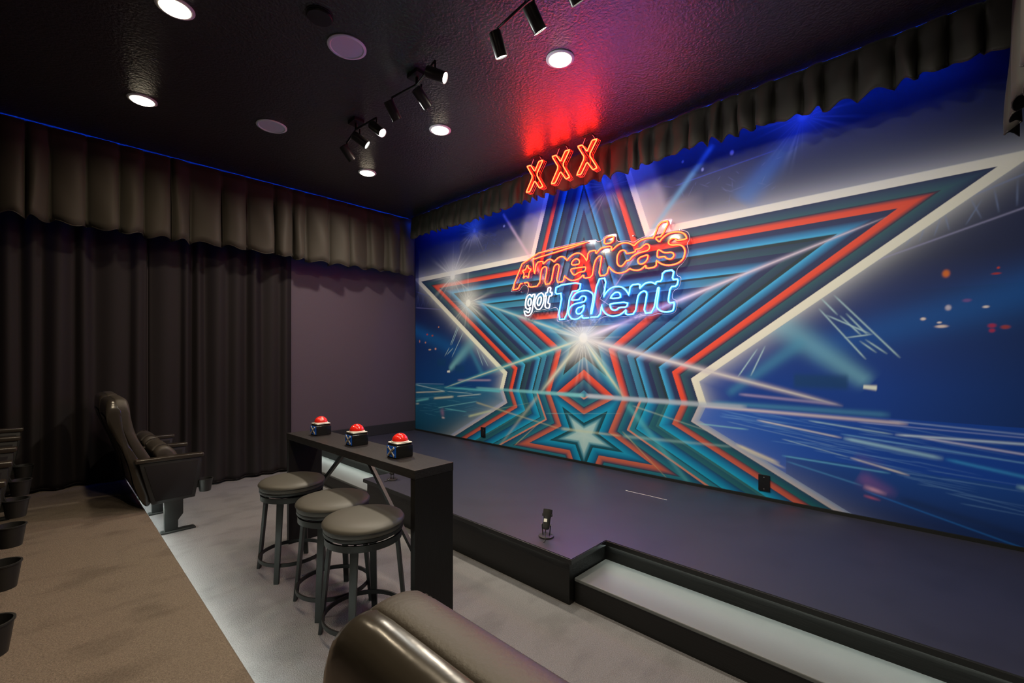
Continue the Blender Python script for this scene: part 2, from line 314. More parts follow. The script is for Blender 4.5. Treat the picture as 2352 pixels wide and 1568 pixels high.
# light strips
def strip(name, label, x0, x1, y0, y1, z0, z1, m, group=None):
    o = empty(name, ((x0 + x1) / 2, (y0 + y1) / 2, z0)); tag(o, label, 'light strip', group)
    cx, cy = (x0 + x1) / 2, (y0 + y1) / 2
    MB().box(x0 - cx, x1 - cx, y0 - cy, y1 - cy, 0.004, z1 - z0).build('channel', MATS['plastic_black'], o)
    MB().box(x0 - cx, x1 - cx, y0 - cy + 0.001, y1 - cy - 0.001, 0.0, 0.004).build('diffuser', MATS[m], o)
    return o
strip('led_strip', 'cool white light strip under the lip of the carpeted seating platform', 0.02, ROOM_X - 0.02, -3.145, -3.129, RISER - 0.038, RISER - 0.031, 'led_white')
strip('led_strip', 'white light strip under the stage nosing above the left step', 0.02, XL - 0.01, YB + 0.014, YB + 0.024, STAGE - 0.037, STAGE - 0.031, 'led_white_step')
strip('led_strip', 'white light strip under the stage nosing above the right step', XR + 0.01, ROOM_X - 0.02, YB + 0.014, YB + 0.024, STAGE - 0.037, STAGE - 0.031, 'led_white_step')

strip('led_strip', 'short dim white light strip under the front edge of the stage', 3.28, XR - 0.06, YF + 0.011, YF + 0.018, STAGE - 0.037, STAGE - 0.031, 'led_white_dim')

# ------------------------------------------------------------------ mural (flat print on the far wall)
def build_mural():
    xs = [0.02]
    while xs[-1] < 5.93: xs.append(xs[-1] + 0.0095 - 0.00112 * xs[-1])
    xs = np.array(xs); zs = np.linspace(STAGE + 0.004, CEIL - 0.01, 640)
    X, Zz = np.meshgrid(xs, zs); X = X.ravel(); Zz = Zz.ravel(); N = len(X)
    CX, CZ, H, HZ, K = 2.885, 1.458, 0.887, 0.917, 0.72
    below = Zz < HZ
    Zr = np.where(below, HZ + (HZ - Zz) / K, Zz)
    hs = []
    for k in range(5):
        a = math.pi / 2 + 2 * math.pi * k / 5
        hs.append(((X - CX) * math.cos(a) + (Zr - CZ) * math.sin(a)) / H)
    s = np.sort(np.array(hs), axis=0)[3]
    def lut(stops):
        t = np.linspace(0, 1.3, 2600); out = np.zeros((len(t), 3))
        for (a, c0), (b, c1) in stops:
            m = (t >= a) & (t < b); u = ((t[m] - a) / (b - a))[:, None]
            out[m] = lin(c0) * (1 - u) + lin(c1) * u
        k = np.ones(7) / 7
        return np.stack([np.convolve(np.pad(out[:, i], 3, 'edge'), k, 'valid') for i in range(3)], 1)
    NAVY = (36, 45, 82); WHT = (226, 223, 206)
    up = lut([((0, (120, 128, 142)), (0.11, (66, 76, 92))), ((0.11, (48, 58, 72)), (0.15, (26, 36, 46))),
              ((0.15, (62, 140, 165)), (0.20, (30, 105, 150))), ((0.20, (30, 105, 150)), (0.262, (38, 50, 92))),
              ((0.262, (222, 78, 54)), (0.305, (212, 70, 52))), ((0.305, (212, 70, 52)), (0.345, (48, 46, 72))), ((0.345, (48, 46, 72)), (0.352, (46, 46, 70))),
              ((0.352, (50, 108, 130)), (0.40, (40, 82, 116))), ((0.40, (40, 82, 116)), (0.445, NAVY)),
              ((0.445, (62, 132, 166)), (0.512, (46, 112, 142))), ((0.512, (34, 54, 62)), (0.533, (34, 52, 62))),
              ((0.533, (66, 168, 212)), (0.558, (50, 134, 184))), ((0.558, (50, 134, 184)), (0.605, (38, 50, 88))), ((0.605, (38, 50, 88)), (0.648, NAVY)),
              ((0.648, (42, 78, 92)), (0.710, (38, 56, 82))), ((0.710, (36, 54, 60)), (0.737, (34, 52, 60))),
              ((0.737, (66, 170, 214)), (0.762, (50, 136, 186))), ((0.762, (50, 136, 186)), (0.806, (38, 50, 90))), ((0.806, (38, 50, 90)), (0.848, NAVY)),
              ((0.848, (230, 80, 54)), (0.884, (224, 74, 52))), ((0.884, (224, 74, 52)), (0.912, (56, 48, 70))), ((0.912, (56, 48, 70)), (0.918, (50, 48, 72))),
              ((0.918, (46, 90, 98)), (0.955, (44, 74, 96))), ((0.955, (44, 74, 96)), (1.0, NAVY)),
              ((1.0, WHT), (1.063, (222, 220, 204))), ((1.063, (170, 172, 176)), (1.3, (170, 172, 176)))])
    dn = lut([((0, (176, 204, 204)), (0.085, (160, 196, 200))), ((0.085, (130, 180, 190)), (0.12, (20, 110, 140))), ((0.12, (20, 90, 110)), (0.158, (20, 52, 62))),
              ((0.158, (20, 150, 190)), (0.21, (10, 120, 165))), ((0.21, (10, 120, 165)), (0.262, (26, 66, 104))),
              ((0.262, (196, 100, 80)), (0.30, (180, 90, 76))), ((0.30, (180, 90, 76)), (0.345, (40, 62, 90))), ((0.345, (40, 62, 90)), (0.352, (40, 62, 90))),
              ((0.352, (36, 116, 132)), (0.41, (26, 90, 122))), ((0.41, (26, 90, 122)), (0.445, (30, 66, 104))),
              ((0.445, (206, 132, 110)), (0.468, (196, 126, 108))), ((0.468, (40, 130, 148)), (0.52, (30, 110, 138))), ((0.52, (28, 76, 92)), (0.533, (26, 70, 90))),
              ((0.533, (24, 160, 200)), (0.59, (16, 120, 170))), ((0.59, (16, 120, 170)), (0.645, (24, 62, 104))),
              ((0.645, (36, 100, 112)), (0.71, (30, 84, 106))), ((0.71, (50, 110, 116)), (0.737, (44, 96, 106))),
              ((0.737, (24, 164, 206)), (0.79, (16, 124, 176))), ((0.79, (16, 124, 176)), (0.848, (30, 62, 104))),
              ((0.848, (200, 96, 76)), (0.885, (190, 86, 72))), ((0.885, (190, 86, 72)), (0.918, (50, 56, 80))),
              ((0.918, (30, 100, 108)), (0.96, (26, 84, 104))), ((0.96, (26, 84, 104)), (1.0, (34, 64, 96))),
              ((1.0, (190, 180, 184)), (1.05, (150, 160, 190))), ((1.05, (140, 156, 190)), (1.3, (140, 156, 190)))])
    si = np.clip((s / 1.3 * 2600).astype(int), 0, 2599)
    col = np.where(below[:, None], dn[si], up[si])
    # background outside the star
    def mixto(c, w):
        nonlocal col
        w = np.clip(w, 0, 1)[:, None]; col = col * (1 - w) + lin(c) * w
    out = np.clip((s - 1.063) * H / 0.004, 0, 1)
    bg = np.zeros((N, 3)); 
    def grad(c0, c1, t): t = np.clip(t, 0, 1)[:, None]; return lin(c0) * (1 - t) + lin(c1) * t
    left = X < CX
    bg[:] = grad((22, 34, 82), (10, 62, 126), (1.9 - Zz) / 0.9)
    bg[~left] = grad((28, 38, 76), (12, 60, 148), (1.9 - Zz[~left]) / 0.8)
    far_r = np.clip((X - 5.1) / 0.7, 0, 1) * (Zz < 1.7)
    bg = bg * (1 - 0.55 * far_r[:, None]) + lin((10, 36, 70)) * (0.55 * far_r[:, None])
    top = Zz > 2.40
    bg[top] = grad((56, 62, 86), (30, 38, 64), (X[top] - 4.2) / 1.4)
    tl = top & (X < 1.0); bg[tl] = grad((22, 30, 74), (46, 58, 100), X[tl])
    fl = below
    bg[fl & left] = grad((26, 96, 140), (14, 74, 104), (HZ - Zz[fl & left]) / 0.6)
    bg[fl & ~left] = grad((34, 92, 190), (12, 66, 166), (X[fl & ~left] - 4.0) / 1.2)
    fr = fl & (X > 4.6) & (Zz < 0.6); bg[fr] = grad((18, 70, 156), (14, 42, 96), (0.6 - Zz[fr]) / 0.3)
    d = np.maximum((s - 1.063) * H, 0)
    glow = np.where(below, 0.36 * np.exp(-d / 0.10), 0.58 * np.exp(-(d / 0.062) ** 1.1))
    ttop = (Zz > 2.4); glow = np.where(ttop, 0.58 * np.exp(-(d / 0.085) ** 1.2), glow)
    gc = np.where((below & (X > 3))[:, None], lin((130, 138, 186)), lin((196, 198, 200)))
    bg = bg * (1 - glow[:, None]) + gc * glow[:, None]
    # beige flanks beside the top arm
    w = np.exp(-(np.maximum(d - 0.16, 0) / 0.06) ** 2) * ttop * np.clip((1.15 - np.abs(X - CX)) / 0.35, 0, 1)
    bg = bg * (1 - 0.5 * w[:, None]) + lin((205, 200, 188)) * (0.5 * w[:, None])
    col = col * (1 - out[:, None]) + bg * out[:, None]

    def line(p0, p1, w0, w1, c, a0=1.0, a1=1.0, sharp=2.0, fade=0.05, mask=None):
        nonlocal col
        p0 = np.array(p0, float); p1 = np.array(p1, float); dv = p1 - p0; L = np.hypot(*dv); u = dv / L
        mg = 3 * max(w0, w1)
        m = (X > min(p0[0], p1[0]) - mg) & (X < max(p0[0], p1[0]) + mg) & (Zz > min(p0[1], p1[1]) - mg) & (Zz < max(p0[1], p1[1]) + mg)
        if not m.any(): return
        t = ((X[m] - p0[0]) * u[0] + (Zz[m] - p0[1]) * u[1]) / L
        q = np.abs(-(X[m] - p0[0]) * u[1] + (Zz[m] - p0[1]) * u[0])
        tc = np.clip(t, 0, 1); w = w0 + (w1 - w0) * tc
        end = np.clip(np.minimum(t, 1 - t) * L / min(fade, L * 0.45), 0, 1) ** 0.7
        if mask is not None: end = end * mask[m]
        a = (a0 + (a1 - a0) * tc) * np.exp(-(q / w) ** sharp) * end
        a = np.clip(a, 0, 1)[:, None]
        col[m] = col[m] * (1 - a) + lin(c) * a
    def burst(cx, cz, r, seed, a=0.95, c=(214, 214, 206)):
        nonlocal col
        m = (np.abs(X - cx) < 2.4 * r) & (np.abs(Zz - cz) < 2.4 * r)
        dx = X[m] - cx; dz = Zz[m] - cz; rr = np.hypot(dx, dz); th = np.arctan2(dz, dx)
        g = np.random.RandomState(seed); rays = np.zeros(len(rr))
        for k in range(32):
            t0 = 2 * math.pi * k / 32 + g.uniform(-0.06, 0.06); ln = r * g.uniform(0.45, 1.0); wd = g.uniform(0.035, 0.08)
            dd = np.abs((th - t0 + math.pi) % (2 * math.pi) - math.pi)
            rays = np.maximum(rays, np.exp(-(dd / wd) ** 2) * np.exp(-(rr / ln) ** 2 * 1.5))
        v = np.maximum(np.exp(-(rr / (0.19 * r)) ** 2) * 1.4, np.maximum(rays, 0.72 * np.exp(-(rr / (0.58 * r)) ** 2)))
        v = np.clip(a * v, 0, 1)[:, None]
        col[m] = col[m] * (1 - v) + lin(c) * v
    def bline(*a, **k): line(*a, mask=out, **k)
    # soft stage-light shafts outside the star, haze, lamps (part of the printed picture)
    bline((-0.1, 1.70), (1.15, 1.30), 0.09, 0.10, (14, 96, 168), 0.75, 0.3)
    bline((0.78, 1.12), (1.27, 1.50), 0.03, 0.09, (120, 186, 198), 0.85, 0.35)
    bline((1.19, 1.40), (1.44, 1.06), 0.03, 0.04, (60, 140, 176), 0.5, 0.4)
    bline((5.95, 1.72), (4.72, 1.33), 0.13, 0.10, (14, 88, 170), 0.75, 0.45)
    bline((4.45, 1.62), (5.07, 1.12), 0.10, 0.05, (120, 184, 206), 0.50, 0.6)
    bline((4.72, 1.42), (4.20, 1.00), 0.05, 0.03, (70, 148, 186), 0.5, 0.4)
    bline((5.15, 2.05), (4.80, 1.75), 0.05, 0.05, (40, 100, 170), 0.0, 0.4)
    bline((4.75, 2.95), (4.30, 2.45), 0.05, 0.10, (60, 120, 190), 0.35, 0.55)
    for bx, bz, br in ((0.62, 1.22, 0.10), (1.0, 1.14, 0.10), (4.80, 1.13, 0.16)):
        bline((bx - br, bz), (bx + br, bz), 0.05, 0.05, (14, 62, 112), 0.8, 0.8, 4, fade=0.02)
    for q in (((0.74, 1.10), (0.80, 1.105)), ((5.03, 1.105), (5.10, 1.10))): bline(*q, 0.012, 0.016, (226, 232, 224), 1, 1, 3, fade=0.004)
    # lattice trusses
    L1 = (170, 205, 214)
    for a, b in (((4.791, 1.627), (5.047, 1.277)), ((4.874, 1.711), (5.212, 1.287)), ((4.907, 1.572), (5.025, 1.43)), ((5.039, 1.41), (5.152, 1.312)), ((5.01, 1.402), (5.10, 1.32)), ((4.94, 1.584), (5.056, 1.432)), ((4.83, 1.58), (5.07, 1.44)), ((4.93, 1.42), (5.08, 1.44)), ((4.80, 1.70), (4.90, 1.57)),
                 ((0.803, 1.44), (0.961, 1.692)), ((0.686, 1.296), (0.791, 1.419)), ((0.837, 1.285), (1.07, 1.603)), ((0.733, 1.318), (0.871, 1.411)), ((0.83, 1.44), (0.99, 1.69)), ((1.311, 1.412), (1.436, 1.183)), ((1.401, 1.337), (1.528, 1.178)), ((4.42, 1.36), (4.28, 1.14)), ((4.47, 1.38), (4.37, 1.15))):
        bline(a, b, 0.0045, 0.0045, L1, 0.75, 0.95)
    g = np.random.RandomState(4)
    bline((5.95, 2.17), (5.02, 1.88), 0.006, 0.005, (150, 150, 190), 0.7, 0.5); bline((5.95, 2.36), (5.30, 2.13), 0.006, 0.005, (120, 140, 190), 0.6, 0.3)
    for k in range(13):
        x0 = 5.10 + k * 0.065; z0 = 1.90 + (x0 - 5.02) * 0.31
        bline((x0, z0), (x0 + g.uniform(-0.05, 0.07), z0 + 0.10 + 0.09 * (x0 - 5.1)), 0.004, 0.004, (120, 140, 185), 0.55, 0.3)
    bline((0.02, 2.22), (0.48, 2.08), 0.006, 0.005, (90, 100, 170), 0.7, 0.4); bline((0.02, 1.99), (0.63, 1.92), 0.006, 0.006, (120, 120, 175), 0.7, 0.6)
    for k in range(8):
        x0 = 0.05 + k * 0.06; bline((x0, 2.19 - 0.3 * k * 0.06), (x0 + 0.08 * (-1) ** k, 1.98), 0.004, 0.004, (90, 100, 160), 0.5, 0.3)
    for k in range(26):
        x0 = g.uniform(3.75, 4.55); z0 = g.uniform(2.48, 2.72); a = g.uniform(0, 6.28); l2 = g.uniform(0.04, 0.14)
        bline((x0, z0), (x0 + l2 * math.cos(a), z0 + l2 * math.sin(a) * 0.8), 0.003, 0.003, (112, 122, 170), 0.45, 0.2)
        x0 = g.uniform(1.25, 1.80); bline((x0, z0), (x0 + l2 * math.cos(a), z0 + l2 * math.sin(a) * 0.8), 0.003, 0.003, (70, 90, 160), 0.45, 0.2)
    bline((3.80, 2.72), (4.55, 2.78), 0.004, 0.004, (80, 100, 190), 0.6, 0.4)
    def dot(cx, cz, rx, rz, c, a=0.95):
        nonlocal col
        m = (np.abs(X - cx) < 3 * rx) & (np.abs(Zz - cz) < 3 * rz)
        v = np.clip(a * np.exp(-(((X[m] - cx) / rx) ** 2 + ((Zz[m] - cz) / rz) ** 2) ** 2), 0, 1)[:, None]
        col[m] = col[m] * (1 - v) + lin(c) * v
    for cx, cz, rx, rz, c in ((5.411, 1.781, 0.016, 0.022, (214, 110, 40)), (5.617, 1.787, 0.006, 0.006, (200, 60, 40)), (5.609, 1.756, 0.018, 0.006, (170, 50, 50)), (5.42, 1.582, 0.013, 0.016, (190, 184, 206)), (5.496, 1.618, 0.018, 0.010, (110, 80, 150)), (5.57, 1.576, 0.013, 0.007, (226, 216, 216)), (5.313, 1.523, 0.012, 0.009, (228, 214, 208)), (5.383, 1.498, 0.010, 0.006, (226, 214, 210)), (5.392, 1.475, 0.026, 0.009, (226, 206, 200)), (5.593, 1.47, 0.016, 0.012, (168, 44, 84)), (5.593, 1.443, 0.012, 0.011, (168, 44, 84)), (5.643, 1.46, 0.018, 0.011, (160, 60, 60)),
                              (0.30, 1.60, 0.02, 0.012, (190, 70, 60)), (0.42, 1.58, 0.02, 0.012, (180, 80, 60)), (0.56, 1.69, 0.012, 0.010, (230, 150, 110)), (0.12, 1.51, 0.012, 0.02, (200, 130, 120)), (0.26, 1.49, 0.016, 0.012, (210, 140, 120)), (0.36, 1.39, 0.03, 0.010, (226, 190, 160)), (0.49, 1.40, 0.02, 0.014, (226, 160, 140)),
                              (4.24, 2.855, 0.014, 0.018, (224, 226, 226)), (4.02, 2.79, 0.010, 0.014, (200, 205, 208)), (3.86, 2.90, 0.010, 0.012, (170, 178, 176)), (1.79, 2.79, 0.016, 0.014, (214, 218, 224))):
        dot(cx, cz, rx, rz, c)
    # floor streaks
    S1 = (176, 214, 226); S2 = (226, 222, 216)
    for a, b, w, c, al in (((4.285, 1.014), (4.902, 0.981), 0.010, (150, 140, 186), 0.9), ((4.081, 0.936), (5.169, 0.936), 0.018, (78, 150, 190), 0.6), ((4.409, 0.831), (4.924, 0.763), 0.006, S2, 0.8), ((4.924, 0.763), (5.404, 0.702), 0.012, (150, 196, 226), 0.95), ((5.404, 0.702), (5.95, 0.618), 0.010, (50, 140, 214), 0.9),
                           ((4.731, 0.858), (5.182, 0.817), 0.005, S1, 0.7), ((5.182, 0.817), (5.95, 0.835), 0.007, (190, 214, 240), 0.9), ((5.296, 0.814), (5.95, 0.752), 0.006, (200, 200, 232), 0.85), ((4.91, 0.789), (5.95, 0.71), 0.005, (110, 170, 226), 0.7), ((4.571, 0.713), (4.961, 0.641), 0.004, S1, 0.5), ((4.961, 0.641), (5.256, 0.577), 0.006, S2, 0.9), ((4.571, 0.594), (5.169, 0.574), 0.006, (100, 180, 226), 0.75),
                           ((5.155, 0.901), (5.95, 0.872), 0.005, (140, 170, 226), 0.7), ((5.0, 0.875), (5.95, 0.86), 0.004, (150, 170, 230), 0.6), ((4.266, 0.632), (4.563, 0.533), 0.012, (222, 214, 190), 0.9), ((4.33, 0.60), (4.60, 0.505), 0.008, (200, 196, 190), 0.8), ((4.597, 0.559), (5.033, 0.469), 0.006, (80, 150, 210), 0.6), ((5.033, 0.442), (5.75, 0.262), 0.005, (30, 110, 200), 0.7), ((5.2, 0.43), (5.9, 0.30), 0.02, (14, 34, 70), 0.4), ((3.972, 0.76), (4.362, 0.754), 0.006, (140, 200, 214), 0.7), ((5.679, 0.599), (5.95, 0.565), 0.012, (160, 220, 240), 0.8),
                           ((4.0, 0.905), (5.25, 0.889), 0.011, (222, 204, 206), 0.85), ((4.2, 0.80), (4.9, 0.70), 0.004, (120, 160, 210), 0.5), ((4.5, 0.69), (5.3, 0.66), 0.004, (90, 140, 210), 0.45),
                           ((0.02, 0.788), (0.698, 0.84), 0.008, (214, 216, 196), 0.85), ((0.02, 0.899), (0.698, 0.84), 0.007, S1, 0.75), ((0.443, 0.732), (0.883, 0.782), 0.012, (216, 222, 196), 0.9), ((0.02, 0.665), (0.354, 0.722), 0.014, (110, 206, 214), 0.9), ((0.02, 0.626), (0.118, 0.637), 0.010, (190, 214, 200), 0.9), ((0.939, 0.789), (1.406, 0.845), 0.007, (190, 214, 214), 0.7), ((0.542, 0.612), (1.331, 0.753), 0.006, (120, 190, 204), 0.7), ((0.686, 0.613), (1.14, 0.608), 0.007, (100, 186, 204), 0.75), ((0.733, 0.842), (1.25, 0.843), 0.005, S1, 0.6), ((1.156, 0.551), (1.595, 0.663), 0.014, (196, 208, 170), 0.85), ((0.95, 0.995), (1.585, 1.019), 0.011, (170, 150, 180), 0.8), ((0.02, 0.915), (0.686, 0.934), 0.006, (120, 170, 210), 0.7), ((0.02, 0.70), (0.6, 0.77), 0.005, (80, 150, 180), 0.6)):
        line(a, b, w, w, c, al, al * 0.8)
    for k in range(60):
        x0 = g.uniform(4.05, 5.5); z0 = HZ - 0.02 - (x0 - 3.9) * g.uniform(0.02, 0.28); l2 = g.uniform(0.15, 0.6)
        line((x0, z0), (x0 + l2, z0 - l2 * g.uniform(0.02, 0.16)), 0.004, 0.003, (110, 160, 220), 0.35, 0.1)
        x0 = g.uniform(0.0, 1.3); z0 = g.uniform(0.5, 0.9); line((x0, z0), (x0 + l2 * 0.6, z0 + g.uniform(-0.02, 0.06)), 0.004, 0.003, (90, 170, 196), 0.3, 0.1)
    line((5.03, 0.47), (5.15, 0.44), 0.016, 0.012, (222, 170, 200), 0.95, 0.6); line((5.0, 0.53), (5.2, 0.44), 0.045, 0.03, (140, 90, 160), 0.6, 0.2); line((4.98, 0.66), (5.15, 0.60), 0.03, 0.03, (90, 80, 160), 0.5, 0.2); line((5.03, 0.41), (5.12, 0.395), 0.009, 0.007, (190, 90, 120), 0.8, 0.5)
    line((0.62, 0.62), (0.66, 0.50), 0.04, 0.03, (150, 110, 150), 0.5, 0.7); line((0.62, 0.49), (0.70, 0.49), 0.012, 0.010, (224, 200, 206), 0.9, 0.7)
    # rays that cross in the reflection
    for a, b, w, c, al in (((2.30, 0.88), (1.70, 0.25), 0.022, (190, 190, 170), 0.45), ((3.34, 0.88), (3.95, 0.22), 0.03, (90, 180, 190), 0.55), ((1.60, 0.80), (2.60, 0.545), 0.0, (0, 0, 0), 0), ((1.30, 0.74), (2.60, 0.56), 0.012, (200, 196, 150), 0.5), ((2.60, 0.565), (3.30, 0.575), 0.015, (200, 206, 170), 0.6), ((3.30, 0.575), (4.25, 0.61), 0.016, (150, 190, 190), 0.55), ((1.95, 0.30), (2.35, 0.62), 0.006, (210, 190, 130), 0.55), ((3.30, 0.62), (3.75, 0.25), 0.006, (200, 190, 140), 0.5), ((2.4, 0.70), (3.3, 0.78), 0.005, (120, 190, 196), 0.4), ((1.55, 0.66), (2.2, 0.80), 0.006, (150, 180, 160), 0.4), ((3.4, 0.86), (4.1, 0.70), 0.008, (170, 196, 180), 0.45)):
        if w: line(a, b, w, w * 0.6, c, al, al * 0.6)
    # the glowing horizon line and the rays from the centre burst
    line((1.30, 0.917), (2.9, 0.917), 0.014, 0.021, (120, 196, 206), 0.5, 1.0, 3); line((2.9, 0.917), (4.35, 0.917), 0.021, 0.020, (178, 190, 206), 1.0, 0.7, 3); line((0.67, 0.89), (1.75, 0.895), 0.008, 0.014, (90, 190, 206), 0.6, 0.9)
    B = (2.878, 1.470)
    for e, w0, w1, c, core in (((0.68, 0.885), 0.055, 0.012, (84, 176, 196), (206, 206, 176)), ((2.322, 0.905), 0.050, 0.030, (188, 190, 176), (206, 206, 186)), ((3.336, 0.905), 0.045, 0.040, (96, 192, 200), (220, 216, 170)), ((1.30, 1.975), 0.055, 0.025, (84, 166, 200), (180, 190, 180)), ((4.93, 0.972), 0.060, 0.014, (196, 186, 196), (216, 212, 206)), ((5.15, 2.17), 0.055, 0.008, (186, 176, 200), (222, 206, 214))):
        line(B, e, w0 * 0.72, w1 * 0.9, c, 0.85, 0.6, fade=0.22); line(B, e, w0 * 0.22, w1 * 0.35, core, 0.9, 0.6, fade=0.2)
    line((1.767, 2.94), (2.48, 1.97), 0.016, 0.020, (214, 190, 196), 0.75, 0.5); line((4.107, 2.967), (3.26, 2.01), 0.022, 0.03, (110, 176, 200), 0.75, 0.5); line((3.26, 2.01), B, 0.03, 0.04, (120, 170, 206), 0.5, 0.4); line((3.6, 2.4), (2.95, 1.6), 0.006, 0.006, (214, 190, 206), 0.5, 0.4)
    burst(B[0], B[1] + 0.01, 0.36, 1, 1.0, (226, 226, 218)); burst(0.854, 2.331, 0.34, 2, 1.0, (232, 232, 226)); burst(1.161, 1.962, 0.33, 3, 1.0, (232, 232, 226))
    burst(3.169, 2.885, 0.24, 5, 0.7); burst(1.278, 2.84, 0.22, 6, 0.75); burst(4.703, 2.96, 0.26, 7, 0.6, (170, 186, 216))
    col = np.clip(col, 0, 1)
    nx, nz = len(xs), len(zs)
    me = bpy.data.meshes.new('star_mural')
    co = np.stack([X, np.full(N, -0.003), Zz], 1).astype(np.float32)
    i = np.arange(nx - 1)[None, :] + nx * np.arange(nz - 1)[:, None]
    q = np.stack([i, i + 1, i + 1 + nx, i + nx], -1).reshape(-1, 4).astype(np.int32)
    me.vertices.add(N); me.vertices.foreach_set('co', co.ravel())
    me.loops.add(q.size); me.loops.foreach_set('vertex_index', q.ravel())
    me.polygons.add(len(q)); me.polygons.foreach_set('loop_start', np.arange(0, q.size, 4, dtype=np.int32)); me.polygons.foreach_set('loop_total', np.full(len(q), 4, np.int32))
    me.update()
    at = me.color_attributes.new('print', 'FLOAT_COLOR', 'POINT')
    at.data.foreach_set('color', np.concatenate([col, np.ones((N, 1))], 1).astype(np.float32).ravel())
    m = bpy.data.materials.new('mural_print'); m.use_nodes = True; nt = m.node_tree; b = nt.nodes['Principled BSDF']
    a = nt.nodes.new('ShaderNodeAttribute'); a.attribute_name = 'print'
    n = nt.nodes.new('ShaderNodeTexNoise'); n.inputs['Scale'].default_value = 240; bp = nt.nodes.new('ShaderNodeBump'); bp.inputs['Strength'].default_value = 0.08; bp.inputs['Distance'].default_value = 0.002
    nt.links.new(n.outputs['Fac'], bp.inputs['Height']); nt.links.new(bp.outputs[0], b.inputs['Normal'])
    nt.links.new(a.outputs['Color'], b.inputs['Base Color']); b.inputs['Roughness'].default_value = 0.55; b.inputs['Specular IOR Level'].default_value = 0.3
    o = link('star_mural', me, m)
    tag(o, 'wall-wide printed mural of a huge concentric star with light beams behind the stage', 'mural')
build_mural()

# ------------------------------------------------------------------ drapes and valances
def grid_mesh(name, pts, nu, nv, material, parent=None, thick=0.0):
    """pts: nu*nv array, u fastest"""
    me = bpy.data.meshes.new(name)
    f = [(j * nu + i, j * nu + i + 1, (j + 1) * nu + i + 1, (j + 1) * nu + i) for j in range(nv - 1) for i in range(nu - 1)]
    me.from_pydata([tuple(p) for p in pts], [], f)
    o = link(name, me, material, parent, 180)
    if thick:
        md = o.modifiers.new('thickness', 'SOLIDIFY'); md.thickness = thick; md.offset = 0
    return o

def folds(a, b, rnd, lo, hi):
    p = [a]
    while p[-1] < b - lo: p.append(p[-1] + rnd.uniform(lo, hi))
    p[-1] = b
    return p

def drape(name, label, y0, y1, z0, seed, group):
    """full-length pleated drape along the left wall, from y0 (far) to y1 (near)"""
    rnd = random.Random(seed); n = 12
    P = folds(0.0, abs(y1 - y0), rnd, 0.10, 0.24)
    amp = [rnd.uniform(0.026, 0.056) for _ in P]; ys = []; off = []; ph = []
    for k in range(len(P) - 1):
        for i in range(n):
            t = i / n; ys.append(P[k] + t * (P[k + 1] - P[k])); off.append(amp[k] * (0.5 - 0.5 * math.cos(2 * math.pi * t)) ** 0.8); ph.append(k + t)
    ys.append(P[-1]); off.append(0); ph.append(len(P) - 1)
    zs = [z0, z0 + 0.05, z0 + 0.3, 0.8, 1.3, 1.8, 2.3, 2.8, 3.08]
    pts = []
    for j, z in enumerate(zs):
        k = j / (len(zs) - 1)
        for y, a, p in zip(ys, off, ph):
            pts.append((0.028 + a * (1.25 - 0.45 * k) + 0.010 * math.sin(p * 1.7 + k * 2.2) + 0.006 * math.sin(p * 4.1 - 3 * k), y0 - y - 0.006 * math.sin(p * 2.3 + 3 * k), z + (0.006 * math.sin(p * 3.1) if j == 0 else 0)))
    d = empty(name, (0, 0, 0)); tag(d, label, 'curtain', group)
    grid_mesh('cloth', pts, len(ys), len(zs), MATS['drape'], d, 0.004)
    hem = [(x + 0.003, y, z + 0.012) for x, y, z in pts[:len(ys)]]
    MB().tube(hem[::3], 0.004, 4).build('hem', MATS['drape'], d)
    MB().box(0.03, 0.05, y1, y0, 3.08, 3.10).build('rail', MATS['metal_black'], d)
    return d
drape('curtain', 'black pleated floor-length curtain on the left wall next to the stage', -1.684, -2.96, 0.012, 3, 'floor length drapes')
drape('curtain', 'black pleated floor-length curtain at the left edge behind the rear seat row', -2.97, -5.6, RISER + 0.012, 8, 'floor length drapes')

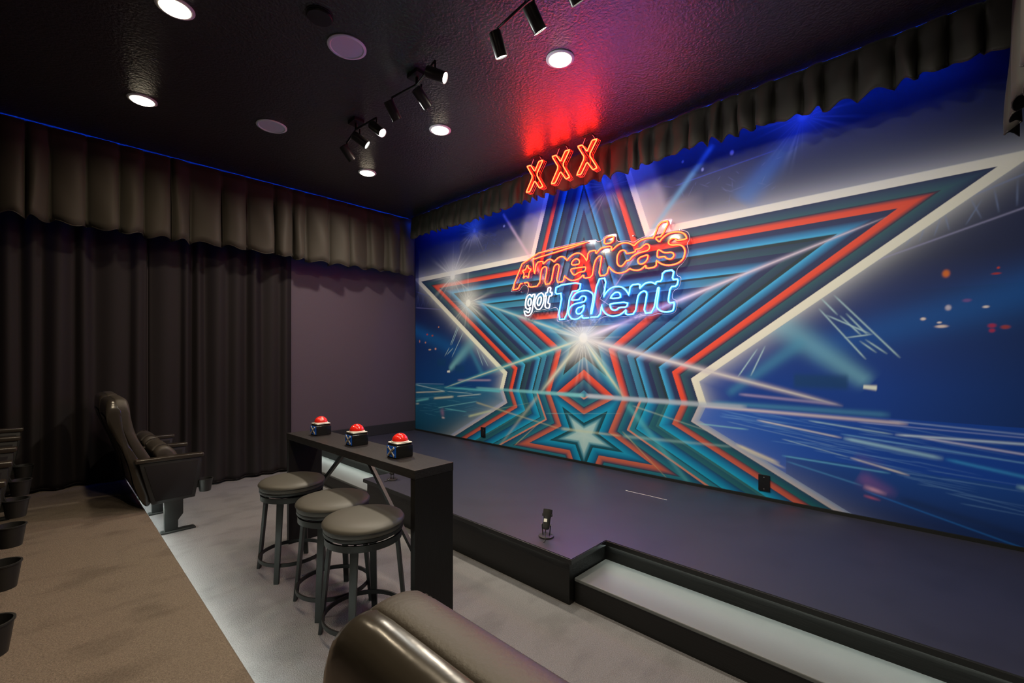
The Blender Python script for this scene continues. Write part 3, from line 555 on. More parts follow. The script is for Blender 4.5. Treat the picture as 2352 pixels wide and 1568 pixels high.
def valance(name, label, origin, along, out, length, z0, z1, seed, lo, hi, amp):
    """pinch-pleated short curtain; along/out are unit xy vectors"""
    rnd = random.Random(seed); n = 14
    P = folds(0.0, length, rnd, lo, hi); us = []; sh = []; kk = []; tt = []
    A = [rnd.uniform(0.75, 1.2) * amp for _ in P]; sk = [rnd.uniform(1.2, 2.3) if rnd.random() < 0.7 else rnd.uniform(0.5, 0.9) for _ in P]
    for k in range(len(P) - 1):
        for i in range(n):
            t = i / n; us.append(P[k] + t * (P[k + 1] - P[k])); kk.append(k); tt.append(t)
    us.append(P[-1]); kk.append(len(P) - 2); tt.append(1.0)
    nv = 13; pts = []
    for j in range(nv):
        v = j / (nv - 1)              # 0 at the hem, 1 at the top
        for u, k, t in zip(us, kk, tt):
            ts = t ** sk[k]
            bulge = A[k] * math.sin(math.pi * ts) ** 0.5 * (1.0 - 0.75 * v ** 2.2)
            tuck = 0.020 * math.exp(-(min(t, 1 - t) * (hi + lo) / 2 / 0.012) ** 2) * math.exp(-((v - 0.86) / 0.10) ** 2)
            wob = 0.006 * math.sin(9 * u + 5 * v) * (1 - v) + 0.004 * math.sin(23 * u - 8 * v)
            d = 0.010 + bulge + tuck + wob
            z = z0 + (z1 - z0) * v + (0.016 * math.sin(2 * math.pi * t + k) + 0.010 * math.sin(3.7 * u)) * (1 - v) ** 2
            uu = u + 0.012 * math.sin(k * 2.1 + 4 * v) * math.sin(math.pi * t)
            pts.append((origin[0] + along[0] * uu + out[0] * d, origin[1] + along[1] * uu + out[1] * d, z))
    o = empty(name, (0, 0, 0)); tag(o, label, 'valance', 'gathered valances under the ceiling')
    nu = len(us)
    grid_mesh('cloth', pts, nu, nv, MATS['satin'], o, 0.004)
    MB().tube([(p[0] + out[0] * 0.001, p[1] + out[1] * 0.001, p[2] + 0.004) for p in pts[:nu:2]], 0.0035, 4).build('hem', MATS['satin'], o)
    e = (origin[0] + along[0] * length - out[0] * 0.02, origin[1] + along[1] * length - out[1] * 0.02)
    s0 = (origin[0] - out[0] * 0.02, origin[1] - out[1] * 0.02)
    MB().tube([(*s0, z1 - 0.02), (*e, z1 - 0.02)], 0.008, 6).build('rail', MATS['metal_black'], o)
    return o
valance('valance', 'long black gathered valance above the left wall curtains', (0.215, -0.165), (0, -1), (1, 0), 5.4, 2.375, 3.137, 5, 0.13, 0.27, 0.105)
valance('valance', 'short black pinch-pleated valance across the top of the star mural', (0.33, -0.245), (1, 0), (0, -1), 5.40, 2.845, 3.139, 9, 0.09, 0.18, 0.062)
valance('valance', 'deep black valance hanging along the right wall at the picture edge', (5.675, -0.33), (0, -1), (-1, 0), 3.0, 2.375, 3.137, 12, 0.10, 0.2, 0.055)
strip('led_strip', 'blue light strip glowing behind the valance over the mural', 0.30, 5.50, -0.20, -0.19, 3.105, 3.119, 'led_blue')
strip('led_strip', 'blue light strip glowing behind the valance on the left wall', 0.150, 0.160, -5.5, -0.22, 3.105, 3.119, 'led_blue_soft')

# ------------------------------------------------------------------ ceiling fixtures
def add_light(name, kind, parent, loc, energy, color, **kw):
    d = bpy.data.lights.new(name, kind); d.energy = energy; d.color = color
    for k, v in kw.items(): setattr(d, k, v)
    o = bpy.data.objects.new(name, d); COL.objects.link(o); o.parent = parent; o.location = loc
    return o
WARM = (1.0, 0.82, 0.57); NEUT = (0.98, 1.0, 0.86)
STAGE_WARM = (1.0, 0.88, 0.70)
def downlight(x, y, label, cool=False, k=1.0):
    o = empty('downlight', (x, y, CEIL)); tag(o, label, 'ceiling light', 'round recessed downlights')
    MB().lathe([(0.070, -0.001), (0.088, -0.001), (0.088, -0.004), (0.082, -0.008), (0.070, -0.009), (0.067, -0.004)], n=40, ring=True).build('trim_ring', MATS['white_paint'], o, 40)
    MB().lathe([(0.069, -0.004), (0.069, -0.008), (0.064, -0.014), (0.045, -0.018), (0.002, -0.020)], n=40).build('lens', MATS['lamp_cool' if cool else 'lamp_warm'], o)
    add_light('lamp', 'AREA', o, (0, 0, -0.024), DOWNLIGHT_W * k, NEUT if cool else (STAGE_WARM if y > -2 else WARM), shape='DISK', size=0.13, spread=R(165))
downlight(2.455, -3.15, 'round ceiling downlight cut by the top edge at upper left', False, 0.6)
downlight(1.23, -3.145, 'round ceiling downlight nearest the left valance', False, 0.6)
downlight(1.225, -1.39, 'round ceiling downlight farthest back, near the room corner', False, 1.75)
downlight(2.44, -1.40, 'round ceiling downlight beside the track light heads, second from the mural corner', False, 1.75)
downlight(3.68, -1.413, 'round white ceiling downlight in the purple glow', False, 1.75)
downlight(4.90, -1.41, 'round ceiling downlight over the right end of the stage', True, 1.0)
downlight(3.68, -3.15, 'round ceiling downlight above the judging desk seats', False, 0.9)
downlight(4.90, -3.15, 'round ceiling downlight above the front right seat', False, 2.3)

def ceiling_speaker(x, y, label):
    o = empty('ceiling_speaker', (x, y, CEIL)); tag(o, label, 'speaker', 'round ceiling speakers')
    MB().lathe([(0.093, -0.002), (0.111, -0.002), (0.111, -0.006), (0.106, -0.010), (0.095, -0.010), (0.091, -0.006)], n=48, ring=True).build('rim', MATS['white_paint'], o, 40)
    MB().lathe([(0.002, -0.006), (0.092, -0.006), (0.092, -0.003), (0.002, -0.003)], n=48).build('grille', MATS['speaker_cloth'], o)
ceiling_speaker(2.826, -2.38, 'larger round white speaker in the ceiling beside the black detector')
ceiling_speaker(1.511, -2.372, 'smaller looking round white speaker in the ceiling toward the left curtain')
o = empty('smoke_detector', (2.953, -2.597, CEIL)); tag(o, 'round black detector on the ceiling near the top edge', 'detector')
MB().lathe([(0.064, 0), (0.066, -0.008), (0.062, -0.018), (0.002, -0.020)], n=40).build('housing', MATS['plastic_black'], o, 40)
MB().lathe([(0.067, -0.001), (0.072, -0.001), (0.072, -0.005), (0.067, -0.005)], n=40, ring=True).build('base_ring', MATS['plastic_black'], o)

def track(cx, cy, a1, a2, heads, label):
    """three-head track fixture: canopy, two hinged arms, three cylinder heads"""
    o = empty('track_light', (cx, cy, CEIL)); tag(o, label, 'track light', 'three-head track lights')
    MB().box(-0.055, 0.055, -0.042, 0.042, -0.026, 0).build('canopy', MATS['metal_black'], o, bevel=0.003)
    MB().lathe([(0.010, -0.075), (0.010, -0.026)], n=12).build('stem', MATS['metal_black'], o)
    ends = [(a1[0] - cx, a1[1] - cy), (a2[0] - cx, a2[1] - cy)]
    for e in ends:
        MB().tube([(0, 0, -0.070), (e[0], e[1], -0.070)], 0.0075, 8).build('arm', MATS['metal_black'], o, 60)
    for (hx, hy, d, lit) in ((ends[0][0], ends[0][1], heads[0], True), (0.02, 0.02, heads[1], True), (ends[1][0], ends[1][1], heads[2], True)):
        D = Vector(d).normalized(); L = 0.125; rad = 0.034
        MB().tube([(hx, hy, -0.070), (hx, hy, -0.128)], 0.0065, 8).build('swivel', MATS['metal_black'], o, 60)
        q = D.to_track_quat('Z', 'Y').to_matrix()
        c = Vector((hx, hy, -0.150))
        h = MB().lathe([(rad - 0.003, -0.055), (rad, -0.050), (rad, 0.070), (rad - 0.003, 0.070), (rad - 0.004, 0.060)], n=28, M=q, c=c).build('head', MATS['can_black'], o, 50)
        MB().lathe([(0.002, 0.0605), (rad - 0.0045, 0.0605), (rad - 0.0045, 0.064), (0.002, 0.064)], n=24, M=q, c=c).build('bulb_face', MATS['lamp_spot'], h)
        l = add_light('lamp', 'SPOT', o, c + D * 0.075, TRACK_W, (0.97, 1.0, 0.95), spot_size=R(140), spot_blend=0.8, shadow_soft_size=0.012)
        l.rotation_euler = D.to_track_quat('-Z', 'Y').to_euler()
dirs_lit = (0.80, 0.55, -0.45)
track(2.912, -1.944, (3.188, -2.002), (2.663, -1.977), (dirs_lit, (-0.10, 0.85, -0.60), (-0.09, 0.60, -0.75)), 'three-head black track light in the middle of the ceiling')
track(2.08, -1.943, (2.350, -1.919), (1.823, -1.893), ((0.67, 0.30, -0.60), (0.42, 0.60, -0.50), (-0.10, 0.70, -0.66)), 'three-head black track light farthest from the camera')
track(3.895, -1.955, (3.650, -1.927), (4.16, -1.95), ((-0.02, 0.46, -0.88), (0.08, 0.63, -0.75), (0.06, 0.63, -0.75)), 'three-head black track light at the top edge above the stage')

# ------------------------------------------------------------------ neon lettering on the mural
ns = empty('neon_sign', (2.9, -0.004, 1.66)); tag(ns, 'large red, white and blue neon lettering sign mounted on the star mural', 'neon sign')
def neon(path, closed, m, y=-0.068, r=0.0057, case=0.0086):
    p = chaikin(path, 1, closed, 0.22)
    q = [(a - 2.9, y + 0.004, b - 1.66) for a, b in p]
    q2 = [(a, b + 0.007, c) for a, b, c in q]
    t = MB().tube(q2, case, 6, closed).build('neon_tube', MATS[m + '_case'], ns, 180)
    MB().tube(q, r, 6, closed).build('glow_core', MATS[m], t, 180)
neon(RED_OPEN, False, 'neon_red')
for l in RED_LOOPS: neon(l, True, 'neon_red')
for l in WHITE_LOOPS: neon(l, True, 'neon_white', r=0.0048, case=0.0070)
neon(BLUE_OPEN, False, 'neon_blue', r=0.0056, case=0.0088)
for l in BLUE_LOOPS: neon(l, True, 'neon_blue', r=0.0056, case=0.0088)
pl = chaikin(PLATE, 2, True)
me = bpy.data.meshes.new('acrylic_panel'); bm = bmesh.new()
vv = [bm.verts.new((a - 2.9, -0.046, b - 1.66)) for a, b in pl]
es = [bm.edges.new((vv[i], vv[(i + 1) % len(vv)])) for i in range(len(vv))]
bmesh.ops.triangle_fill(bm, use_beauty=True, edges=es); bm.to_mesh(me); bm.free()
pan = link('acrylic_panel', me, MATS['acrylic'], ns)
md = pan.modifiers.new('thickness', 'SOLIDIFY'); md.thickness = 0.005
MB().tube([(a - 2.9, -0.046, b - 1.66) for a, b in pl], 0.0022, 4, True).build('cut_edge', MATS['acrylic_edge'], pan, 180)
for (a, b) in ((2.10, 2.00), (2.60, 2.30), (3.05, 2.38), (3.44, 2.36), (3.86, 2.33), (3.84, 1.70), (3.35, 1.68), (2.75, 1.665), (2.24, 1.73)):
    MB().lathe([(0.006, 0), (0.006, 0.050), (0.004, 0.054)], n=10, M=Matrix.Rotation(R(90), 3, 'X'), c=(a - 2.9, 0, b - 1.66)).build('standoff', MATS['chrome'], ns)
# thin power lead
MB().tube([(3.10 - 2.9, -0.02, 2.02 - 1.66), (3.13 - 2.9, -0.02, 1.92 - 1.66), (3.08 - 2.9, -0.02, 1.84 - 1.66), (3.20 - 2.9, -0.02, 1.76 - 1.66), (3.32 - 2.9, -0.02, 1.74 - 1.66)], 0.002, 5).build('lead', MATS['acrylic_edge'], ns)

# three hanging X letters
XP = [(-0.095, 0.119), (-0.049, 0.117), (0.0, 0.045), (0.051, 0.123), (0.100, 0.118), (0.022, 0.010), (0.099, -0.118), (0.059, -0.125), (0.0, -0.041), (-0.060, -0.127), (-0.105, -0.121), (-0.024, 0.004)]
def x_letter(x, label):
    o = empty('neon_letter', (x, -0.50, CEIL)); tag(o, label, 'neon letter', 'red neon X letters hung from the ceiling')
    zc = 2.965 - CEIL
    P = chaikin([(a, b + zc) for a, b in XP], 1, True, 0.10)
    big = [(a * 1.05, (b - zc) * 1.05 + zc) for a, b in P]
    MB().prism(big, 'y', 0.008, 0.050).build('acrylic_body', MATS['acrylic_red'], o)
    MB().tube([(a, 0.0, b) for a, b in P], 0.0042, 6, True).build('neon_tube', MATS['x_red'], o, 180)
    for y in (0.008, 0.029, 0.050):
        MB().tube([(a, y, b) for a, b in big], 0.0020, 4, True).build('lit_edge', MATS['x_red_edge'], o, 180)
    MB().box(-0.045, 0.045, 0.0, 0.060, -0.006, 0.0).build('ceiling_plate', MATS['plastic_black'], o, bevel=0.001)
    for s in (-0.072, 0.074):
        MB().tube([(s * 0.5, 0.030, -0.004), (s * 0.98, 0.030, zc + 0.122)], 0.0025, 5).build('hanger', MATS['acrylic_edge'], o)
x_letter(2.681, 'red neon X under the ceiling, the leftmost of three')
x_letter(2.981, 'red neon X under the ceiling, the middle of three')
x_letter(3.258, 'red neon X under the ceiling, the rightmost of three')

# ------------------------------------------------------------------ wall plates
def screw(p, parent, n='screw'):
    MB().lathe([(0.0035, 0), (0.0035, 0.0012), (0.001, 0.0018)], n=10, M=Matrix.Rotation(R(90), 3, 'X'), c=p).build(n, MATS['chrome'], parent)
o = empty('wall_plate', (4.462, -0.003, 0.378)); tag(o, 'black blank wall plate low on the right half of the mural', 'wall plate')
MB().box(-0.038, 0.038, -0.007, 0, -0.058, 0.058).build('plate', MATS['plate_black'], o, bevel=0.002)
screw((0, -0.007, 0.042), o); screw((0, -0.007, -0.042), o)
o = empty('power_outlet', (1.440, -0.003, 0.392)); tag(o, 'small glossy black outlet plate low on the left part of the mural', 'outlet')
MB().box(-0.040, 0.040, -0.008, 0, -0.058, 0.058).build('plate', MATS['plate_black'], o, bevel=0.002)
MB().prism([(0.022 * math.cos(t), 0.046 * (1 if math.sin(t) > 0 else -1) * min(1, abs(math.sin(t)) * 1.6)) for t in np.linspace(0, 2 * math.pi, 24, endpoint=False)], 'y', -0.014, -0.006).build('socket_insert', MATS['button_black'], o, bevel=0.002)

# ------------------------------------------------------------------ small stage spotlights
def stage_spot(x, y, rz, m, color, label, energy):
    o = empty('stage_spotlight', (x, y, STAGE), rz); tag(o, label, 'spotlight', 'small spotlights standing on the stage')
    b = MB().lathe([(0.044, 0), (0.045, 0.003), (0.044, 0.009), (0.040, 0.010)], n=32).build('base_plate', MATS['can_black'], o, 40)
    for a in (0.6, 2.5, 4.4):
        MB().lathe([(0.0035, 0.010), (0.003, 0.0125)], n=8, c=(0.034 * math.cos(a), 0.034 * math.sin(a), 0)).build('screw', MATS['chrome'], b)
    for s in (-1, 1):
        MB().tube([(s * 0.020, 0, 0.009), (s * 0.026, 0, 0.072)], 0.003, 6).build('yoke_arm', MATS['metal_black'], o)
        MB().lathe([(0.004, 0), (0.004, 0.006)], n=10, M=Matrix.Rotation(R(90 * s), 3, 'Y'), c=(s * 0.026, 0, 0.070)).build('yoke_bolt', MATS['chrome'], o)
    q = Matrix.Rotation(R(-24), 3, 'X'); c = Vector((0, 0, 0.066))
    h = MB().lathe([(0.010, -0.024), (0.018, -0.020), (0.021, -0.008), (0.021, 0.040), (0.0225, 0.042), (0.0225, 0.046), (0.027, 0.056), (0.027, 0.088), (0.024, 0.088), (0.023, 0.080)], n=28, M=q, c=c).build('can', MATS['can_black'], o, 50)
    MB().lathe([(0.002, 0.081), (0.0228, 0.081), (0.0228, 0.083), (0.002, 0.083)], n=24, M=q, c=c).build('lens', MATS[m], h)
    for s in (-1, 1):
        MB().box(s * 0.027 - 0.003, s * 0.027 + 0.003, -0.006, 0.006, -0.005, 0.010).add([], []).build('clip', MATS['can_black'], h, loc=tuple(q @ Vector((0, 0, 0.055)) + c), bevel=0.001)
    lab = MB(); n = 7; vs = []
    for k in range(n):
        a = R(-125 + 55 * k / (n - 1)); 
        for z in (0.016, 0.034): vs.append(q @ Vector((0.0216 * math.cos(a), 0.0216 * math.sin(a), z)) + c)
    lab.add(vs, [(2 * k, 2 * k + 2, 2 * k + 3, 2 * k + 1) for k in range(n - 1)]).build('rating_label', MATS['sticker'], h)
    MB().tube([tuple(q @ Vector((0, 0, -0.022)) + c), (0.0, -0.012, 0.030), (0.004, -0.030, 0.012), (0.010, -0.055, 0.004), (0.012, -0.085, 0.003)], 0.0025, 6).build('cable', MATS['plastic_black'], o, 180)
    l = add_light('lamp', 'SPOT', o, tuple(q @ Vector((0, 0, 0.090)) + c), energy, color, spot_size=R(110), spot_blend=0.8, shadow_soft_size=0.02)
    l.rotation_euler = (R(180 - 24), 0, 0)
stage_spot(3.738, -1.620, R(22), 'spot_violet', (0.62, 0.10, 1.0), 'small black spotlight on the stage edge with a pale label on its back', 22.0)
stage_spot(2.042, -1.600, 0.0, 'spot_green', (0.02, 1.0, 0.40), 'small black spotlight on the stage seen under the desk', 13.0)

# ------------------------------------------------------------------ judging desk
dk = empty('console_desk', (2.858, -2.335, 0), R(1.2)); tag(dk, 'narrow black wood-grain console desk carrying three red buzzers', 'desk')
hw, hd, H = 0.757, 0.117, 0.767
MB().box(-hw, hw, -hd, hd, H - 0.042, H).build('table_top', MATS['desk_wood'], dk, bevel=0.0015)
for s in (-1, 1):
    MB().box(min(s * hw * 0.9985, s * (hw - 0.036)), max(s * hw * 0.9985, s * (hw - 0.036)), -hd + 0.002, hd - 0.002, 0, H - 0.042).build('side_panel', MATS['desk_side'], dk, bevel=0.0012)
# flat diagonal braces at the back
def brace(p, q):
    d = Vector((q[0] - p[0], 0, q[1] - p[1])).normalized(); n = Vector((-d.z, 0, d.x)) * 0.012
    v = []
    for y in (hd - 0.034, hd - 0.014):
        for (a, s) in ((p, 1), (q, 1), (q, -1), (p, -1)): v.append((a[0] + s * n.x, y, a[1] + s * n.z))
    MB().add(v, [(0, 1, 2, 3), (7, 6, 5, 4), (0, 4, 5, 1), (1, 5, 6, 2), (2, 6, 7, 3), (3, 7, 4, 0)]).build('brace', MATS['metal_black'], dk)
brace((-0.26, 0.718), (-0.715, 0.36)); brace((-0.10, 0.718), (0.60, 0.10))

# ------------------------------------------------------------------ red dome buzzers
def buzzer(x, y, rz, label):
    o = empty('buzzer_button', (x, y, H), rz); tag(o, label, 'buzzer', 'red dome buzzers on the desk')
    a, b, h = 0.046, 0.052, 0.066
    body = MB().box(-a, a, -b, b, 0.0, h).build('box', MATS['button_black'], o, 40, bevel=0.006, seg=3)
    p = MB().box(-a + 0.004, a - 0.004, -b - 0.0025, -b + 0.002, 0.006, h - 0.004).build('badge', MATS['button_blue'], o, bevel=0.001)
    zc = (h + 0.002) / 2; w = 0.0052; Lx, Lz = 0.029, 0.0225
    for s in (-1, 1):
        d = Vector((s * Lx, 0, Lz)); n = Vector((-d.z, 0, d.x)).normalized()
        def bar(wd, y0, y1, m, par, k=1.0):
            v = [(e * d.x * k + t * n.x * wd, y, zc + e * d.z * k + t * n.z * wd) for y in (y0, y1) for (e, t) in ((-1, 1), (1, 1), (1, -1), (-1, -1))]
            return MB().add(v, [(0, 1, 2, 3), (7, 6, 5, 4), (0, 4, 5, 1), (1, 5, 6, 2), (2, 6, 7, 3), (3, 7, 4, 0)]).build('cross_bar', MATS[m], par)
        q = bar(w, -b - 0.0045 - 0.0004 * (s + 1), -b - 0.002, 'button_white', p)
        bar(w * 0.42, -b - 0.0056 - 0.0004 * (s + 1), -b - 0.004, 'print_grey', p, 0.86).name = 'cross_inlay'
    MB().box(-a + 0.004, a - 0.004, -b + 0.006, b - 0.006, h, h + 0.007).build('collar', MATS['button_black'], o, bevel=0.002)
    MB().box(-a + 0.0005, a - 0.0005, -a + 0.0005, a - 0.0005, h + 0.007, h + 0.013).build('white_frame', MATS['button_white'], o, bevel=0.002)
    MB().lathe([(0.0455, h + 0.013), (0.0455, h + 0.017), (0.043, h + 0.019)], n=40).build('white_ring', MATS['button_white'], o, 40)
    pr = [(0.0425 * math.cos(t), h + 0.018 + 0.040 * math.sin(t)) for t in np.linspace(0, R(88), 14)]
    MB().lathe(pr, n=40).build('dome', MATS['dome_red'], o, 180)
buzzer(2.330, -2.325, R(2), 'red dome buzzer on the desk, the one farthest from the camera')
buzzer(2.835, -2.322, R(-1), 'red dome buzzer in the middle of the desk')
buzzer(3.305, -2.318, R(1), 'red dome buzzer on the desk nearest the camera')

# ------------------------------------------------------------------ round bar stools
def stool(x, y, rz, label):
    o = empty('bar_stool', (x, y, 0), rz); tag(o, label, 'stool', 'round black bar stools at the desk')
    MB().lathe([(0.168, 0.503), (0.178, 0.504), (0.180, 0.508), (0.180, 0.524), (0.186, 0.528), (0.186, 0.533), (0.178, 0.544), (0.150, 0.553), (0.105, 0.558), (0.05, 0.560), (0.002, 0.5605)], n=56).build('seat_pad', MATS['seat_pad'], o, 50)
    MB().lathe([(0.170, 0.488), (0.178, 0.488), (0.180, 0.493), (0.179, 0.503), (0.170, 0.503)], n=56, ring=True).build('seat_pan', MATS['metal_black'], o, 50)
    MB().lathe([(0.02, 0.472), (0.15, 0.472), (0.15, 0.489), (0.02, 0.489)], n=28).build('swivel_plate', MATS['metal_black'], o)
    n = 56; v = []; f = []
    for (r, z) in ((0.163, 0.446), (0.174, 0.446), (0.174, 0.475), (0.163, 0.475)):
        for k in range(n): v.append((r * math.cos(2 * math.pi * k / n), r * math.sin(2 * math.pi * k / n), z))
    f = [(j * n + k, j * n + (k + 1) % n, ((j + 1) % 4) * n + (k + 1) % n, ((j + 1) % 4) * n + k) for j in range(4) for k in range(n)]
    MB().add(v, f).build('seat_ring', MATS['metal_black'], o, 40)
    for k in range(4):
        a = R(45 + 90 * k); c, s = math.cos(a), math.sin(a); t = Vector((-s, c, 0)); u = Vector((c, s, 0))
        def sect(r, z, w, d): return [u * (r + i * d) + t * (j * w) + Vector((0, 0, z)) for (i, j) in ((-1, -1), (1, -1), (1, 1), (-1, 1))]
        vs = sect(0.152, 0.468, 0.0185, 0.008) + sect(0.160, 0.40, 0.017, 0.008) + sect(0.200, 0.0, 0.0135, 0.008)
        fs = [(3, 2, 1, 0), (8, 9, 10, 11)] + [(4 * j + i, 4 * j + (i + 1) % 4, 4 * j + 4 + (i + 1) % 4, 4 * j + 4 + i) for j in range(2) for i in range(4)]
        MB().add(vs, fs).build('leg', MATS['metal_black'], o, bevel=0.001)
        MB().tube([tuple(u * 0.10 + Vector((0, 0, 0.474))), tuple(u * 0.166 + Vector((0, 0, 0.462)))], 0.006, 6).build('seat_strut', MATS['metal_black'], o)
    v = []; n = 64
    for (r, z) in ((0.176, 0.086), (0.184, 0.086), (0.184, 0.106), (0.176, 0.106)):
        for k in range(n): v.append((r * math.cos(2 * math.pi * k / n), r * math.sin(2 * math.pi * k / n), z))
    f = [(j * n + k, j * n + (k + 1) % n, ((j + 1) % 4) * n + (k + 1) % n, ((j + 1) % 4) * n + k) for j in range(4) for k in range(n)]
    MB().add(v, f).build('foot_ring', MATS['metal_black'], o, 40)
stool(2.505, -2.575, R(1), 'round black bar stool at the far end of the desk')
stool(3.045, -2.562, R(0), 'middle round black bar stool at the desk')
stool(3.42, -2.585, R(2), 'round black bar stool nearest the camera, beside the leather seat back')

# ------------------------------------------------------------------ theatre seats
def loft(profile, W, top, rc=0.055, edge=0.020, k=2, zmid=0.55):
    """side profile (y, z) swept across the width with rounded ends and rounded upper corners"""
    P = chaikin(profile, k, True); c = np.mean(P, 0); n = len(P)
    hwid = W / 2; st = []
    for t in (0.0, 0.25, 0.5, 0.75, 1.0): st.append((hwid - edge * math.sin(t * math.pi / 2), edge * (1 - math.cos(t * math.pi / 2))))
    st = st[::-1]
    xs = [(-a, i) for a, i in st[::-1]] + [(-hwid + rc, 0), (0, 0), (hwid - rc, 0)] + [(a, i) for a, i in st]
    xs2 = []
    for a, i in [(-p[0], p[1]) for p in st[::-1]]: xs2.append((a, i))
    ring = []
    core = [-(hwid - edge), -(hwid - edge - 0.015), -(hwid - edge - 0.03), -(hwid - rc - 0.02), -0.1, 0.0, 0.1, hwid - rc - 0.02, hwid - edge - 0.03, hwid - edge - 0.015, hwid - edge]
    sta = [(-(hwid - edge * (1 - math.cos(t * math.pi / 2)) ), edge * (1 - math.sin(t * math.pi / 2))) for t in (0.0, 0.3, 0.6)] + [(x, 0.0) for x in core] + [((hwid - edge * (1 - math.cos(t * math.pi / 2))), edge * (1 - math.sin(t * math.pi / 2))) for t in (0.6, 0.3, 0.0)]
    V = []
    for x, ins in sta:
        over = max(0.0, abs(x) - (hwid - rc)); drop = rc - math.sqrt(max(rc * rc - over * over, 0.0)) if top else 0.0
        for p in P:
            d = np.array(p) - c; l = np.hypot(*d); q = c + d * max(0.0, (l - ins) / l)
            z = q[1] - drop * min(1.0, max(0.0, (q[1] - zmid) / (top - zmid))) if top else q[1]
            V.append((x, q[0], z))
    F = [tuple(range(n)), tuple(range((len(sta) - 1) * n, len(sta) * n))[::-1]]
    for j in range(len(sta) - 1):
        for i in range(n): F.append((j * n + i, j * n + (i + 1) % n, (j + 1) * n + (i + 1) % n, (j + 1) * n + i))
    return MB().add(V, F)

def seat_arm(o, x, pads=(-1, 1), cup_on=True):
    cap = [(-0.240, 0.538), (0.150, 0.533), (0.166, 0.540), (0.164, 0.562), (0.02, 0.566), (-0.236, 0.566), (-0.246, 0.552)]
    MB().prism(cap, 'x', x - 0.032, x + 0.032).build('armrest', MATS['arm_wood'], o, 40, bevel=0.006, seg=3)
    pan = [(-0.222, 0.540), (0.150, 0.536), (0.148, 0.46), (0.108, 0.236), (-0.140, 0.228), (-0.152, 0.236)]
    body = MB().prism(pan, 'x', x - 0.022, x + 0.022).build('side_panel', MATS['plastic_black'], o, 40, bevel=0.004)
    inner = [(-0.192, 0.516), (0.128, 0.512), (0.088, 0.258), (-0.128, 0.252)]
    for s in pads:
        MB().prism(inner, 'x', x + s * 0.020, x + s * 0.028).build('fabric_insert', MATS['panel_fabric'], body, 40, bevel=0.003)
    leg = [(-0.075, 0.012), (0.005, 0.012), (0.005, 0.086), (0.036, 0.128), (0.036, 0.240), (-0.080, 0.240)]
    MB().prism(leg, 'x', x - 0.021, x + 0.021).build('pedestal', MATS['metal_black'], o, 40, bevel=0.004)
    MB().prism([(-0.098, 0), (0.113, 0), (0.113, 0.010), (0.095, 0.016), (-0.098, 0.016)], 'x', x - 0.030, x + 0.030).build('foot_plate', MATS['metal_black'], o, 40, bevel=0.003)
    if not cup_on: return
    cup = MB().lathe([(0.036, 0.265), (0.038, 0.263), (0.050, 0.352), (0.053, 0.352), (0.053, 0.357), (0.047, 0.357), (0.035, 0.270), (0.002, 0.270)], n=28, c=(x, 0.176, 0)).build('cup_holder', MATS['plastic_black'], o, 50)
    MB().prism([(0.118, 0.30), (0.145, 0.30), (0.148, 0.345), (0.132, 0.385), (0.120, 0.38)], 'x', x - 0.012, x + 0.012).build('cup_bracket', MATS['metal_black'], cup, bevel=0.002)

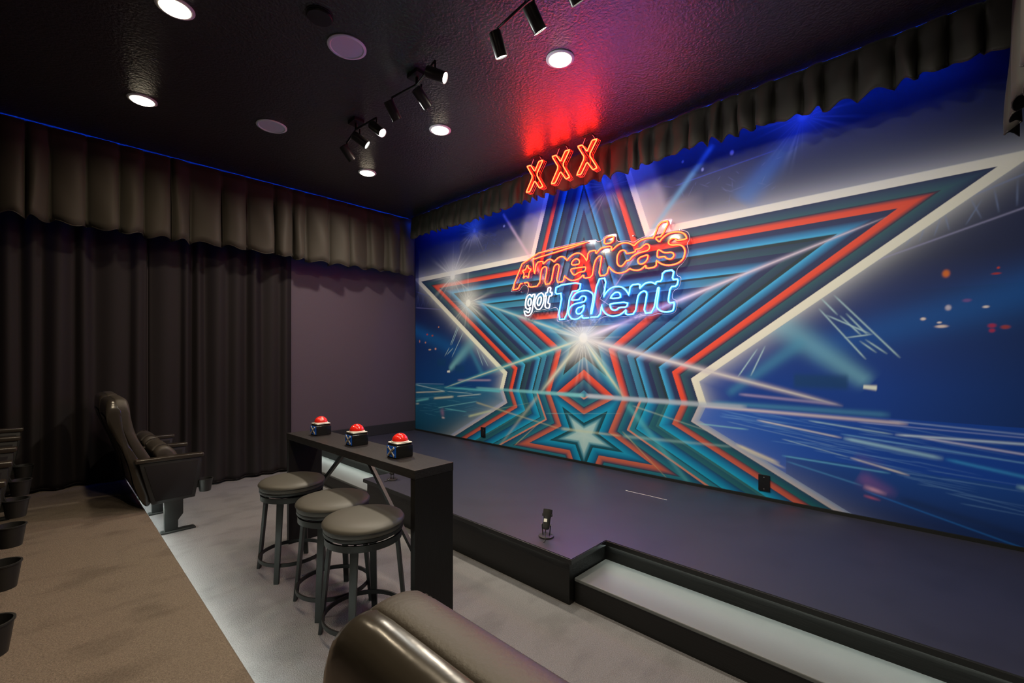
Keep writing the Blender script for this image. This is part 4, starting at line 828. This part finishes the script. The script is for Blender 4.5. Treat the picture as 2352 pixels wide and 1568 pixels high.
def theatre_seat(x, y, z, W, label, group, arms=(-1, 1), stitch=False, name='theatre_seat', wall_side=False):
    o = empty(name, (x, y, z)); tag(o, label, 'theatre seat', group)
    bw = W - 0.068
    shell = [(-0.371, 0.994), (-0.392, 0.972), (-0.392, 0.885), (-0.358, 0.780), (-0.298, 0.618), (-0.262, 0.498), (-0.240, 0.36), (-0.190, 0.215), (-0.150, 0.205), (-0.130, 0.30), (-0.190, 0.50), (-0.255, 0.66), (-0.300, 0.80), (-0.308, 0.93), (-0.312, 0.975), (-0.325, 0.992), (-0.350, 0.998)]
    cush = [(-0.347, 0.970), (-0.3465, 0.992), (-0.340, 1.001), (-0.318, 1.004), (-0.292, 1.002), (-0.279, 0.994), (-0.270, 0.975), (-0.262, 0.945), (-0.258, 0.874), (-0.226, 0.721), (-0.154, 0.577), (-0.105, 0.46), (-0.100, 0.40), (-0.150, 0.385), (-0.200, 0.50), (-0.258, 0.66), (-0.312, 0.80), (-0.334, 0.93)]
    sh = loft(shell, bw, 0.994, 0.070, 0.022).build('back_shell', MATS['vinyl'], o, 180)
    cu = loft(cush, bw - 0.006, 1.003, 0.070, 0.022).build('back_cushion', MATS['leather'], o, 180)
    # recessed rear panel that follows the shell
    rear = [(-0.394, 0.875), (-0.362, 0.775), (-0.303, 0.618), (-0.267, 0.498), (-0.246, 0.365)]
    V = []; F = []
    for j, (a, b) in enumerate(rear):
        for i, xx in enumerate((-1, -0.9, 0.9, 1)): V.append((xx * (bw / 2 - 0.045), a - 0.001 - (0.004 if abs(xx) < 1 and 0 < j < 4 else 0.0), b))
    F = [(4 * j + i, 4 * j + i + 1, 4 * j + 5 + i, 4 * j + 4 + i) for j in range(4) for i in range(3)]
    p = MB().add(V, F).build('rear_panel', MATS['plastic_black'], sh, 40)
    md = p.modifiers.new('thickness', 'SOLIDIFY'); md.thickness = 0.004
    if stitch:
        m = MB(); PP = chaikin(cush, 2, True)
        def near(t): return min(PP, key=lambda a: (a[0] - t[0]) ** 2 + (a[1] - t[1]) ** 2)
        s1 = near((-0.281, 0.99)); s2 = near((-0.335, 0.985))
        xx = -bw / 2 + 0.06
        while xx < bw / 2 - 0.06:
            m.tube([(xx, s1[0], s1[1]), (xx + 0.006, s1[0], s1[1])], 0.0011, 4); xx += 0.009
        m.build('stitching', MATS['stitch'], cu)
        MB().tube([(-bw / 2 + 0.07, s2[0], s2[1]), (bw / 2 - 0.07, s2[0], s2[1])], 0.0016, 5).build('seam_piping', MATS['leather'], cu)
    seat = [(-0.140, 0.585), (-0.105, 0.632), (-0.055, 0.640), (-0.005, 0.600), (0.022, 0.540), (0.020, 0.40), (-0.02, 0.295), (-0.075, 0.275), (-0.085, 0.36), (-0.055, 0.48)]
    loft(seat, W - 0.085, None, 0.03, 0.030).build('seat_cushion', MATS['leather'], o, 180)
    for s in arms: seat_arm(o, s * W / 2, cup_on=not (wall_side and s < 0))
    return o
W1 = 0.568
y1 = -2.950
theatre_seat(0.142 + W1 / 2, y1, 0, W1, 'black leather theatre seat in the front row, against the left wall', 'front row theatre seats', (-1,), wall_side=True)
theatre_seat(0.142 + 1.5 * W1, y1, 0, W1, 'black leather theatre seat in the front row, facing the stage by the carpet edge', 'front row theatre seats', (-1, 1))
theatre_seat(5.085, -3.000, 0, W1, 'back of a brown-black leather theatre seat in the bottom foreground', 'front row theatre seats', (-1, 1), True)
W2 = 0.53
names = ['rear row theatre seat farthest away, at the curtain', 'rear row theatre seat second from the curtain', 'rear row theatre seat third from the curtain', 'rear row theatre seat fourth from the curtain', 'rear row theatre seat fifth from the curtain', 'rear row theatre seat nearest the camera at the left edge']
for k in range(6):
    theatre_seat(0.245 + (k + 0.5) * W2, -3.910, RISER, W2, 'black ' + names[k], 'rear row theatre seats', (-1, 1) if k == 5 else (-1,), wall_side=(k == 0))
